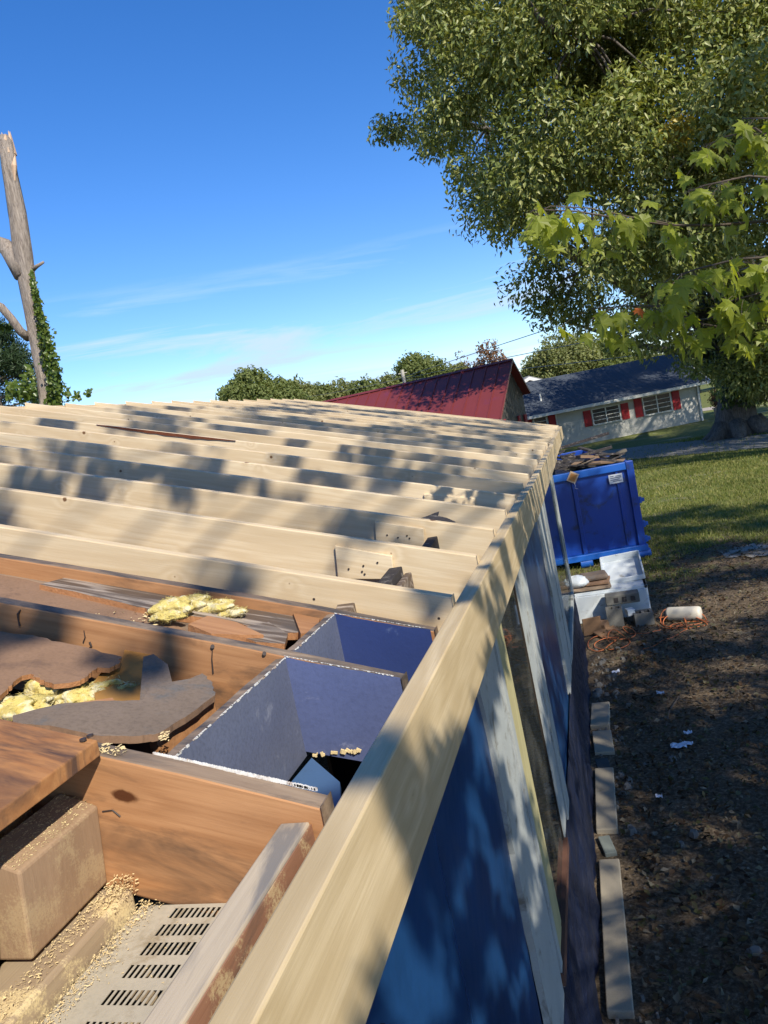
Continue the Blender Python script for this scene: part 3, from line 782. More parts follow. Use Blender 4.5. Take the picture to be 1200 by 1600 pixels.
fluff('insulation', [(70, 1082, .030, 1.0, .8), (92, 1070, .024, .8, .9), (40, 1105, .028, 1.6, .5), (8, 1112, .03, 1.7, .6), (110, 1090, .022, 1.4, .6), (150, 1078, .026, 1.6, .5), (182, 1083, .022, 1.5, .5), (130, 1090, .022, 1.5, .5)], 'yellow glass wool spilling from the hole under the torn sheathing', OLD-.075)
# bay between the rafters A and C
prism_px('sheathing_sheet', [M_kraft, M_kraft], [(-60, 888), (40, 905), (66, 912), (130, 922), (250, 962), (290, 985), (200, 968), (-60, 940)], OLD-.045, .01, 'smooth dark brown sheathing sheet behind the second old rafter', 'sheathing')
prism_px('weathered_board', [M_weath, M_edge], [(62, 913), (100, 903), (200, 908), (330, 930), (455, 955), (468, 972), (466, 988), (440, 990), (350, 968), (240, 955), (200, 944)], OLD-.03, .018, 'rough grey white weathered board lying under the insulation tuft', 'board', jag=.004)
prism_px('wood_chunk', [M_old, M_edge], [(294, 975), (325, 962), (370, 972), (412, 992), (380, 992), (330, 990)], OLD-.012, .03, 'orange brown wedge of wood below the insulation tuft', 'scrap')
prism_px('wood_chunk', [M_weath, M_edge], [(352, 985), (420, 972), (450, 990), (445, 1006), (400, 1003)], OLD-.02, .02, 'dark weathered offcut beside the blue eave block', 'scrap')
MB().prism([(-.80, YA+.04, OLD-.05+.80*SL), (-.80, YC, OLD-.05+.80*SL), (-2.8, YC, OLD-.05+2.8*SL), (-2.8, YA+.04, OLD-.05+2.8*SL)], (0, 0, -.01)).build('old_decking', M_oldtop, house)
prism_px('cut_end', [M_old, M_old], [(458, 958), (500, 966), (494, 985), (470, 990)], OLD-.02, .06, 'reddish end grain offcut jammed between rafter and blue block', 'scrap')
# dark weathered blocks between the first new rafters
def scrap(c, size, yaw, tilt, mat, label):
    M = Matrix.Rotation(yaw, 3, 'Z')@Matrix.Rotation(tilt, 3, 'X')
    o = MB().obox(c, size, M).build('block_scrap', mat, None, bevel=.003); tag(o, label, 'wood block'); return o
c = (onR(575, 915, NEW-.07)+onR(630, 878, NEW-.05))/2
scrap((-.665, 2.22, -.50), (.045, .40, .10), .02, .04, M_black, 'black weathered block standing behind the first new rafter')
scrap((-.625, 2.24, -.515), (.022, .36, .09), .03, .02, M_weath, 'grey offcut leaning on the larger black block')
scrap((-.69, 1.90, -.475), (.05, .14, .07), .1, .15, M_weath, 'small grey block wedged under the first new rafter beside the blue eave block')
scrap((-.63, 2.73, -.49), (.04, .42, .09), .05, .03, M_black, 'dark block end showing between the second and third new rafters')
def rag(pxs, c, label, name='tar_paper'):
    for _ in range(1):
        pts = [onR(px, py, c) for px, py in pxs]
        mb = MB().prism(pts, NR.normalized()*-.007); o = mb.build(name, M_black, None); tag(o, label, 'tar paper')
rag([(650, 812), (668, 806), (680, 801), (686, 799), (684, 806), (698, 809), (712, 815), (709, 820), (699, 815), (688, 817), (676, 813), (664, 815)], NEW-.008, 'torn black tar paper scrap poking up between new rafters')
rag([(606, 848), (626, 849), (628, 853), (610, 853)], NEW-.02, 'flat strip of black tar paper behind the third new rafter')

# sawdust, curls
def sawdust():
    mb = MB()
    def chip(c, s):
        M = Matrix.Rotation(random.random()*6.28, 3, 'Z')@Matrix.Rotation(random.uniform(-.8, .8), 3, 'X')
        a = random.random()*.5
        vs = [c+M@Vector(q) for q in ((-s, -s*.3, 0), (s*.2, -s*.3, s*.35), (s, -s*.2, s*a), (s, s*.3, s*a), (s*.1, s*.3, s*.4), (-s, s*.25, 0))]
        mb.add(vs, [(0, 1, 4, 5), (1, 2, 3, 4)])
    def area(n, fn, s0, s1):
        for _ in range(n): chip(fn(), random.uniform(s0, s1))
    R_ = random.random
    area(2200, lambda: Vector((-.748+abs(random.gauss(0, .016)), .934-R_()**1.2*.75, -.622+R_()**2*.012)), .0007, .0024)
    area(800, lambda: Vector((-.765-R_()*.035, .93-R_()**1.5*.28, -.592+R_()*.006)), .0007, .0024)
    area(260, lambda: Vector((-.785+R_()*.04, .930-R_()**2*.06, -.57+R_()*.0-R_()*.03)), .001, .003)
    area(700, lambda: (lambda x: Vector((x, .934-R_()*.17, -.4385-.41*(x+.840)+.0015)))(-.842+R_()*.052), .0008, .0022)
    area(160, lambda: Vector((-.70+R_()*.24, .92-R_()**1.2*.5, -.6235)), .0008, .002)
    area(90, lambda: (lambda x: Vector((x, YB+.004+R_()*.03, OLD-SL*x+.002)))(-.775+R_()*.04), .0015, .004)
    area(60, lambda: onR(250+R_()*14, 1143+R_()*14, OLD-.01), .0015, .0035)
    area(46, lambda: onR(150+R_()*110, 955+R_()*22, OLD-.04), .003, .007)
    o = mb.build('sawdust', M_saw, kind='stuff'); tag(o, 'pale sawdust and shavings heaped along the vented soffit and old blocks', 'sawdust')
sawdust()

# ------------------------------------------------------------------ boards and blocks on the ground along the wall
M_gb = plain('concrete_paver', (.36, .31, .23), .9, .2, .35, 5, .3, 60, dirt=(.20, .17, .12), damt=.35, ds=5, fine=.25)
def gboard(y0, y1, x0, x1, z0, z1, label, cat, name, mat=M_gb, yaw=0, grp=None):
    M = Matrix.Rotation(yaw, 3, 'Z')
    o = MB().obox(((x0+x1)/2, (y0+y1)/2, (z0+z1)/2), (x1-x0, y1-y0, z1-z0), M).build(name, mat, None, bevel=.006); tag(o, label, cat, grp); return o
gboard(3.32, 4.53, -.345, -.223, -2.86, -2.815, 'longest pale plank lying on the ground along the wall, nearest the camera', 'plank', 'ground_plank', yaw=.004)
gboard(4.86, 5.72, -.352, -.215, -2.86, -2.812, 'second pale plank on the ground along the wall, farther than the longest', 'plank', 'ground_plank', yaw=-.01)
gboard(5.97, 6.38, -.35, -.195, -2.87, -2.805, 'square pale block on the ground just beyond the second plank', 'concrete block', 'concrete_block', yaw=.03)
gboard(6.48, 6.98, -.36, -.20, -2.87, -2.80, 'farthest square pale block on the ground with a broken corner', 'concrete block', 'concrete_block', yaw=-.04)
gboard(4.60, 4.80, -.33, -.255, -2.87, -2.82, 'small grey green stone in the gap between the two ground planks', 'stone', 'wall_stone', plain('mossy_stone', (.17, .19, .17), .9, .2, .4, 9, .5), .2)
gboard(5.76, 5.92, -.34, -.24, -2.88, -2.83, 'dark slab between the second plank and the square block', 'stone', 'wall_stone', plain('dark_stone', (.08, .09, .09), .9, .2, .4, 9, .5), .1)
M_paper = plain('waste_paper', (.62, .64, .70), .8, .2, .2, 20, .3)
for i, (px, py, s, lab) in enumerate([(1060, 1165, .09, 'crumpled white paper nearest the middle of the shaded dirt'), (1075, 1162, .06, 'small torn white paper just right of the crumpled one'), (1030, 1245, .035, 'tiny white scrap on bare black dirt'), (1032, 1083, .05, 'small white paper below the orange cord'), (962, 1050, .06, 'pale blue wrapper close to the wall below the cord'), (1075, 1145, .05, 'white scrap beside a thin stick')]):
    c = G(px, py, -2.82); mb = MB(); n = 5; vs = []; fs = []
    for a in range(n+1):
        for b in range(n+1):
            vs.append(c+Vector(((a/n-.5)*s*1.3, (b/n-.5)*s, .02*mnoise.noise(Vector((a*.9+i*7, b*.9, 0)))+.006)))
    for a in range(n):
        for b in range(n): k = a*(n+1)+b; fs.append((k, k+n+1, k+n+2, k+1))
    mb.add(vs, fs); o = mb.build('paper_scrap', M_paper); tag(o, lab, 'paper')

# ------------------------------------------------------------------ dumpster
def dumpster():
    M_db = plain('dumpster_blue', (.006, .055, .34), .38, .5, .3, 3, .2, 14, dirt=(.012, .03, .12), damt=.6, ds=3, fine=.3)
    M_dbl = plain('dumpster_blue_worn', (.008, .095, .42), .4, .5, .3, 4, .15, 14)
    o = empty('dumpster', (-.35, 13.2, -2.85), 'large royal blue roll off dumpster heaped with roof debris', 'dumpster')
    A = Vector((.655, 13.10, -2.85)); dirn = Vector((-1, -.16, 0)).normalized(); back = Vector((.16*-1, 1, 0)).normalized(); back = Vector((-dirn.y, dirn.x, 0)); 
    if back.y < 0: back = -back
    W, Lg, H = 2.1, 4.6, 1.62
    def bb(a0, a1, b0, b1, z0, z1, name, mat, bev=.008):
        pts = [A+dirn*a0+back*b0, A+dirn*a1+back*b0, A+dirn*a1+back*b1, A+dirn*a0+back*b1]
        pts = [Vector((p.x, p.y, -2.85+z0)) for p in pts]
        return MB().prism(pts, (0, 0, z1-z0)).build(name, mat, o, bevel=bev)
    bb(.10, W-.1, .04, .08, .22, H-.06, 'door_panel', M_db)
    bb(0, .12, -.02, .16, .14, H, 'corner_post', M_db); bb(W-.12, W, -.02, .16, .14, H, 'corner_post', M_db)
    bb(.12, W-.12, -.01, .10, H-.13, H-.01, 'top_rail', M_dbl); bb(-.02, W+.02, -.05, .12, .12, .22, 'bottom_rail', M_dbl)
    bb(.95, 1.02, .005, .045, .22, H-.13, 'door_rib', M_db); bb(.26, .30, .015, .045, .25, H-.13, 'door_rib', M_db)
    bb(-.01, .05, .16, Lg, .16, H-.02, 'side_wall', M_db); bb(W-.05, W+.01, .16, Lg, .16, H-.02, 'side_wall', M_db)
    bb(0.05, W-.05, Lg-.06, Lg, .16, H, 'end_wall', M_db); bb(.03, W-.03, .1, Lg, .14, .2, 'floor_plate', M_db)
    for k in range(6): bb(-.06, -.012, .5+k*.7, .58+k*.7, .18, H-.1, 'side_rib', M_dbl)
    for a, b in ((.05, .02), (1.0, .02), (2.0, .02), (.05, 4.0), (2.0, 4.0)):
        c = A+dirn*a+back*b; c.z = -2.85+.07
        MB().tube([c-dirn*.10, c+dirn*.10], .075, 16).build('wheel', M_dbl, o, bevel=.004)
    for zz in (.30, .55, .95):
        c = A+dirn*(-.02)+back*.05; c.z = -2.85+zz
        MB().tube([c-Vector((0, 0, .05)), c+Vector((0, 0, .05))], .035, 12).build('hinge', M_dbl, o)
        bb(-.09, .0, .02, .06, zz-.03, zz+.03, 'hinge_ear', M_dbl, .003)
    # sticker with printed lines
    M_st = plain('sticker_white', (.55, .58, .62), .5, .4, .1, 5, 0); M_pr = plain('sticker_print', (.10, .12, .18), .6, .3, .1, 5, 0)
    bb(.20, .42, -.014, -.010, 1.30, 1.45, 'sticker', M_st, 0)
    for k, (a, b, z) in enumerate([(.22, .31, 1.41), (.22, .40, 1.385), (.25, .40, 1.355), (.22, .36, 1.33), (.34, .40, 1.415)]):
        bb(a, b, -.0165, -.0145, z, z+.012, 'printed_line', M_pr, 0)
    # debris, each piece a thing
    def piece(a, b, z, size, yaw, pitch, mat, label, name='debris_board', roll=0):
        c = A+dirn*a+back*b; c.z = -2.85+z-.06
        M = Matrix.Rotation(yaw, 3, 'Z')@Matrix.Rotation(pitch, 3, 'Y')@Matrix.Rotation(roll, 3, 'X')
        q = MB().obox(c, size, M).build(name, mat, None, bevel=.004); tag(q, label, 'debris board'); return q
    Mb = plain('brown_cardboard', (.24, .16, .10), .85, .15, .35, 4, .3)
    Mt = plain('debris_tan', (.15, .13, .10), .85, .2, .5, 4, .3)
    # heap underneath
    nx_, ny_ = 22, 34; V = []; F4 = []
    for i in range(nx_+1):
        for k in range(ny_+1):
            a, b = .06+(W-.12)*i/nx_, .10+(Lg-.2)*k/ny_
            p = A+dirn*a+back*b
            z = -2.85+1.40+.22*math.sin(math.pi*min(1, i/nx_))*math.sin(math.pi*min(1, .12+k/ny_))+.10*mnoise.noise(Vector((a*3, b*3, 0)))+.05*mnoise.noise(Vector((a*9, b*9, 2)))
            V.append((p.x, p.y, z))
    for i in range(nx_):
        for k in range(ny_):
            q = i*(ny_+1)+k; F4.append((q, q+ny_+1, q+ny_+2, q+1))
    h = np_mesh('debris_heap', np.array(V), np.array(F4), M_black, None, 'stuff'); tag(h, 'dark heap of shingles and rubbish filling the blue dumpster', 'debris')
    piece(.45, .55, 1.70, (.85, .35, .03), -.15, .10, Mb, 'brown cardboard sheet at the right end of the dumpster heap')
    piece(.85, .45, 1.70, (.60, .07, .05), .55, -.18, Mt, 'tan stick crossing the dumpster heap')
    piece(1.05, .35, 1.64, (.42, .30, .10), .3, .25, M_tarp, 'dark blue bag shape in the dumpster heap', 'debris_bag')
    piece(1.5, .4, 1.66, (.75, .12, .06), .2, .2, M_black, 'black beam end near the roof corner on the dumpster')
    piece(1.3, 1.6, 1.95, (2.6, .10, .05), .05, -.12, M_black, 'longest black pole sticking up from the dumpster heap')
    piece(.95, 1.0, 1.80, (1.7, .09, .05), .12, -.10, M_black, 'shorter black batten lying under the longest pole')
    piece(.1, .75, 1.75, (.40, .10, .05), .5, -.25, Mt, 'pale broken batten hanging over the dumpster corner')
    piece(.55, .9, 1.80, (.35, .22, .05), .4, .2, Mb, 'crumpled tan cardboard beside the brown sheet')
    hs_ = MB()
    for k in range(90):
        c = A+dirn*random.uniform(.2, 1.9)+back*random.uniform(.15, 3.4); c.z = -2.85+1.55+random.random()*.20
        hs_.obox(c, (random.uniform(.12, .7), random.uniform(.04, .16), random.uniform(.01, .035)), Matrix.Rotation(random.uniform(-.9, .9), 3, 'Z')@Matrix.Rotation(random.uniform(-.35, .35), 3, 'Y'), random.choice([0, 0, 0, 0, 0, 1]))
    hs_.build('roof_scraps', [M_black, M_greyb, Mb], h, kind='stuff')
    for k in range(0):
        piece(random.uniform(.2, 1.9), random.uniform(.2, 2.4), 1.60+random.random()*.16, (random.uniform(.15, .8), random.uniform(.04, .14), random.uniform(.01, .04)), random.uniform(-.9, .9), random.uniform(-.3, .3), random.choice([M_black, M_black, Mt, M_greyb, Mb]), 'small broken piece of roofing wood in the dumpster heap', 'roof_scrap')['group'] = 'broken pieces in the dumpster'
    # card hanging on the door by a string
    c = atY(895, 746, 12.93)
    q = MB().obox(c, (.15, .012, .17), Matrix.Rotation(.55, 3, 'Y')@Matrix.Rotation(.1, 3, 'Z')).build('orange_card', plain('card_border', (.55, .42, .30), .7, .2, .2, 9, 0), None); tag(q, 'tilted tan and orange card hanging on the dumpster door', 'card')
    MB().obox(c+Vector((0, -.008, 0)), (.105, .004, .12), Matrix.Rotation(.55, 3, 'Y')@Matrix.Rotation(.1, 3, 'Z')).build('card_face', plain('card_orange', (.50, .24, .08), .7, .2, .5, 25, 0), q)
    MB().tube([c+Vector((0, 0, -.08)), c+Vector((.02, -.01, -.14)), c+Vector((.005, -.01, -.18)), c+Vector((.05, -.01, -.20))], .004, 5).build('string', M_chip, q)
dumpster()

# ------------------------------------------------------------------ junk pile before the dumpster
def junk():
    Mw = plain('white_enamel', (.58, .62, .64), .35, .5, .2, 4, .15, dirt=(.30, .29, .26), damt=.35, ds=7)
    Mg = plain('grey_concrete', (.16, .155, .14), .9, .2, .5, 6, .5, 40, fine=.3)
    Mc = plain('brown_box', (.20, .12, .07), .85, .15, .4, 6, .3)
    cab = empty('white_cabinet', (.0, 10.0, -2.85), 'low white cabinet with an open tray top in front of the blue dumpster', 'cabinet')
    z0 = -2.85
    MB().box((-.50, 9.72, z0), (.40, 9.76, z0+.34)).build('front_panel', Mw, cab, bevel=.004)
    MB().box((.38, 9.76, z0), (.42, 10.45, z0+.38)).build('side_panel', Mw, cab, bevel=.004)
    MB().box((-.50, 9.76, z0), (-.46, 10.45, z0+.38)).build('side_panel', Mw, cab, bevel=.004)
    MB().box((-.50, 9.76, z0+.34), (.42, 10.45, z0+.38)).build('top', Mw, cab, bevel=.004)
    # tray basin leaning on top
    M = Matrix.Rotation(.25, 3, 'X')@Matrix.Rotation(-.06, 3, 'Y')
    tr = empty('basin_tray', (.15, 10.4, z0+.42), 'tilted white basin tray resting on the white cabinet', 'tray')
    def tb(c, s, n): MB().obox(Vector((.17, 10.35, z0+.46))+M@Vector(c), s, M).build(n, Mw, tr, bevel=.004)
    tb((0, 0, 0), (.50, .62, .02), 'tray_floor'); tb((.25, 0, .05), (.02, .62, .10), 'rim'); tb((-.25, 0, .05), (.02, .62, .10), 'rim'); tb((0, .31, .05), (.50, .02, .10), 'rim'); tb((0, -.31, .03), (.50, .02, .06), 'rim')
    for k, (c, s, y, lab) in enumerate([((-.26, 9.95, z0+.415), (.50, .36, .035), .05, 'lowest dark board stacked on the left of the white cabinet'), ((-.24, 9.98, z0+.46), (.46, .32, .03), -.08, 'middle brown board stacked on the white cabinet'), ((-.20, 10.02, z0+.52), (.34, .28, .07), .12, 'topmost grey brown cushion shaped bundle on the white cabinet')]):
        o = MB().obox(c, s, Matrix.Rotation(y, 3, 'Z')).build('stacked_board', [M_oldtop, M_kraft, M_greyb][k], None, bevel=[.004, .004, .028][k]); tag(o, lab, 'board' if k < 2 else 'bundle')
    def bag(c, r, lab):
        mb = MB(); vs = []; fs = []; a_, b_ = 10, 14
        for i in range(a_+1):
            for k in range(b_):
                th = math.pi*i/a_; ph = 2*math.pi*k/b_; d = Vector((math.sin(th)*math.cos(ph)*1.3, math.sin(th)*math.sin(ph), math.cos(th)*.7))
                vs.append(Vector(c)+d*r*(1+.35*mnoise.noise(d*2+Vector(c))))
        for i in range(a_):
            for k in range(b_):
                fs.append((i*b_+k, (i+1)*b_+k, (i+1)*b_+(k+1) % b_, i*b_+(k+1) % b_))
        o = mb.add(vs, fs).build('plastic_bag', Mw, None, smooth=True); tag(o, lab, 'bag')
    bag((-.42, 9.9, z0+.50), .12, 'crumpled white plastic bag on the left corner of the white cabinet')
    bag((-.02, 10.6, z0+.50), .05, 'tiny white plastic tuft behind the stacked boards')
    # hollow concrete blocks
    def cblock(c, s, yaw, lab):
        e = MB(); x, y, z = s; t_ = .03; M = Matrix.Rotation(yaw, 3, 'Z'); c = Vector(c)
        for cc, ss in (((0, -y/2+t_/2, 0), (x, t_, z)), ((0, y/2-t_/2, 0), (x, t_, z)), ((-x/2+t_/2, 0, 0), (t_, y-2*t_, z)), ((x/2-t_/2, 0, 0), (t_, y-2*t_, z)), ((0, 0, 0), (t_, y-2*t_, z))):
            e.obox(c+M@Vector(cc), ss, M)
        o = e.build('hollow_block', Mg, None); tag(o, lab, 'concrete block')
    cblock((-.02, 9.45, z0+.11), (.19, .16, .24), .0, 'tall hollow grey concrete block against the white cabinet')
    cblock((.30, 9.38, z0+.08), (.22, .18, .16), .1, 'hollow grey concrete block at the right corner of the pile')
    o = MB().obox((.10, 9.60, z0+.30), (.40, .16, .12), Matrix.Rotation(.02, 3, 'Z')).build('metal_housing', Mg, None, bevel=.01); tag(o, 'grey metal housing leaning across the white cabinet front', 'housing')
    for k in range(3): MB().box((.0+k*.10, 9.512, z0+.27), (.05+k*.10, 9.522, z0+.33)).build('vent_opening', M_black, o)
    o = MB().obox((.16, 9.40, z0+.17), (.09, .10, .08), Matrix.Rotation(.3, 3, 'Z')).build('white_carton', Mw, None, bevel=.006); tag(o, 'small bright white carton between the two grey blocks', 'carton')
    for c, s, y, lab in [((-.30, 9.20, z0+.11), (.22, .02, .22), .3, 'brown cardboard flap left of the grey blocks'), ((-.22, 9.32, z0+.06), (.20, .14, .10), -.4, 'crushed brown carton at the left of the pile'), ((-.12, 9.15, z0+.02), (.30, .22, .02), .6, 'flattened cardboard on the dirt before the pile')]:
        o = MB().obox(c, s, Matrix.Rotation(y, 3, 'Z')@Matrix.Rotation(.2, 3, 'X')).build('cardboard', Mc, None, bevel=.003); tag(o, lab, 'cardboard')
    # lying cylinder
    cy = empty('white_tank', (.75, 9.33, z0), 'white cylindrical tank lying on its side wrapped in orange cord', 'tank')
    a, b = Vector((.57, 9.40, z0+.085)), Vector((.94, 9.27, z0+.085)); d = (b-a)
    Mt = plain('cream_plastic', (.62, .56, .45), .5, .4, .25, 5, .1, dirt=(.35, .28, .2), damt=.3)
    MB().tube([a, a+d*.02, a+d*.08, a+d*.92, a+d*.98, b], [.05, .074, .082, .082, .074, .05], 24).build('tank_body', Mt, cy, smooth=True)
    MB().tube([a-d*.05, a], .04, 14).build('cap', Mg, cy)
    # orange extension cord
    Mo = plain('orange_cord', (.52, .15, .05), .5, .4, .1, 5, 0)
    pts = []
    def loop(cx, cy_, rx, ry, n, ph=0, tilt=0, z=.012):
        for k in range(n): an = ph+2*math.pi*k/n*1.0; pts.append(Vector((cx+rx*math.cos(an), cy_+ry*math.sin(an), z0+z+tilt*max(0, math.sin(an))+.01*random.random())))
    loop(-.25, 8.8, .12, .28, 16); loop(-.10, 8.75, .20, .22, 18, 1); loop(.02, 9.0, .16, .16, 14, 2, .06)
    for k in range(10): pts.append(Vector((.1+.04*k, 9.0+.03*math.sin(k), z0+.015)))
    loop(.60, 9.25, .16, .22, 18, 3, .06); loop(.74, 9.22, .24, .14, 20, 2, .10); loop(.78, 9.1, .22, .12, 18, 0, .0); loop(.62, 9.3, .14, .2, 14, 1, .12)
    for k in range(12): pts.append(Vector((.75-.05*k, 8.95-.05*k+.03*math.sin(k*1.3), z0+.012)))
    sm = []
    for i in range(len(pts)-1):
        for k in range(3): sm.append(pts[i].lerp(pts[i+1], k/3))
    for _ in range(3): sm = [sm[0]]+[(sm[i-1]+sm[i]*2+sm[i+1])/4 for i in range(1, len(sm)-1)]+[sm[-1]]
    o = MB().tube(sm, .0052, 6).build('extension_cord', Mo, None, smooth=True); tag(o, 'tangled orange extension cord around the white tank and along the pile', 'cord')
    o = MB().tube([(.24, 6.4, z0+.02), (.30, 6.7, z0+.03), (.42, 7.0, z0+.03)], .006, 5).build('stick', M_twig); tag(o, 'thin dry stick beside white paper scraps on the dirt', 'stick')
junk()

# ------------------------------------------------------------------ red roofed barn
def barn():
    Mr = bpy.data.materials.new('red_metal_roof'); Mr = plain('red_metal_roof', (.17, .032, .030), .42, .5, .25, 1.2, .05, dirt=(.15, .03, .05), damt=.4, ds=1.5)
    Mg = wood('weathered_barn_board', (.19, .18, .16), (.06, .055, .05), 'Z', 0, False, 2, weather=(.06, .05, .045), wamt=.5, contrast=1.6, band=50)
    Mred = plain('red_trim', (.33, .025, .03), .6, .3, .3, 3, .1); Mwh = plain('white_trim', (.62, .64, .64), .6, .3, .2, 3, .1)
    R0 = P(799, 562, 27); R1 = P(500, 634, 30.2)
    R1.z = R0.z
    d = (R1-R0); d.z = 0; d.normalize(); n = Vector((d.y, -d.x, 0))
    if n.y > 0: n = -n
    Lb, hw, ze = 11.5, 3.0, -.31; hr = 1.9; zr = R0.z-(R0.z-ze)*hr/hw; zg = -2.85
    o = empty('barn', (R0+d*5).to_tuple()[:2]+(zg,), 'weathered grey barn with a steep red metal roof', 'barn')
    A = R0-d*.05
    def sl(side):
        nn = n*side
        h_ = hw if side > 0 else hr; slope = Vector((nn.x*h_, nn.y*h_, (ze if side > 0 else zr)-R0.z))
        up = slope.cross(d).normalized(); up = up if up.z > 0 else -up
        p = [A, A+d*Lb, A+d*Lb+slope, A+slope]
        roof = MB().prism(p, -up*.05).build('roof', Mr, o)
        # standing ribs
        k = 0.0
        while k < Lb:
            a = A+d*k+up*.001; b = a+slope
            MB().prism([a, a+d*.035, b+d*.035, b], up*.028).build('roof_rib', Mr, roof)
            k += .46 if side > 0 else .92
        return slope
    s1 = sl(1); sl(-1)
    MB().prism([A+Vector((0, 0, .04))+n*.12-Vector((0, 0, .07)), A+Vector((0, 0, .045)), A-n*.12+Vector((0, 0, -.03)), A-Vector((0, 0, .03))], d*Lb).build('ridge_cap', Mr, o)
    # gable boards
    w_ = 2.72; i = 0; x = -1.7
    G0 = Vector((R0.x, R0.y, 0))+d*.22
    while x < w_:
        b = x+.26; mid = lambda q: R0.z-.09-(R0.z-ze)*abs(q)/hw
        pts = [G0+n*x+Vector((0, 0, zg)), G0+n*(b-.012)+Vector((0, 0, zg)), G0+n*(b-.012)+Vector((0, 0, mid(b-.012)))]
        if x < 0 < b: pts.append(G0+Vector((0, 0, mid(0))))
        pts.append(G0+n*x+Vector((0, 0, mid(x))))
        MB().prism(pts, d*(.03+.012*random.random())).build('barn_board', Mg, o); x = b
    for s in (1, -1):
        a = G0+n*(w_ if s > 0 else -1.7); zt_ = (ze if s > 0 else zr)+.08; MB().prism([a+Vector((0, 0, zg)), a+d*11.0+Vector((0, 0, zg)), a+d*11.0+Vector((0, 0, zt_)), a+Vector((0, 0, zt_))], n*s*-.05).build('side_wall', Mg, o)
    # red shutters / white post under the front eave
    a = G0+n*(w_+.02)
    for k0, k1, m in ((.02, .16, Mwh), (.18, .45, Mred)): MB().prism([a+d*k0+Vector((0, 0, -1.6)), a+d*k1+Vector((0, 0, -1.6)), a+d*k1+Vector((0, 0, ze-.02)), a+d*k0+Vector((0, 0, ze-.02))], n*.04).build('shutter', m, o)
    for q0, q1 in ((-1.5, -1.15), (-.5, -.2), (1.6, 2.0)):
        MB().prism([G0-d*.03+n*q0+Vector((0, 0, -1.9)), G0-d*.03+n*q1+Vector((0, 0, -1.9)), G0-d*.03+n*q1+Vector((0, 0, -.35)), G0-d*.03+n*q0+Vector((0, 0, -.35))], -d*.04).build('shutter', Mred, o)
    s = A+s1; MB().prism([s+Vector((0, 0, -.02)), s+d*Lb+Vector((0, 0, -.02)), s+d*Lb+Vector((0, 0, -.12)), s+Vector((0, 0, -.12))], n*.05).build('eave_board', Mwh, o)
barn()

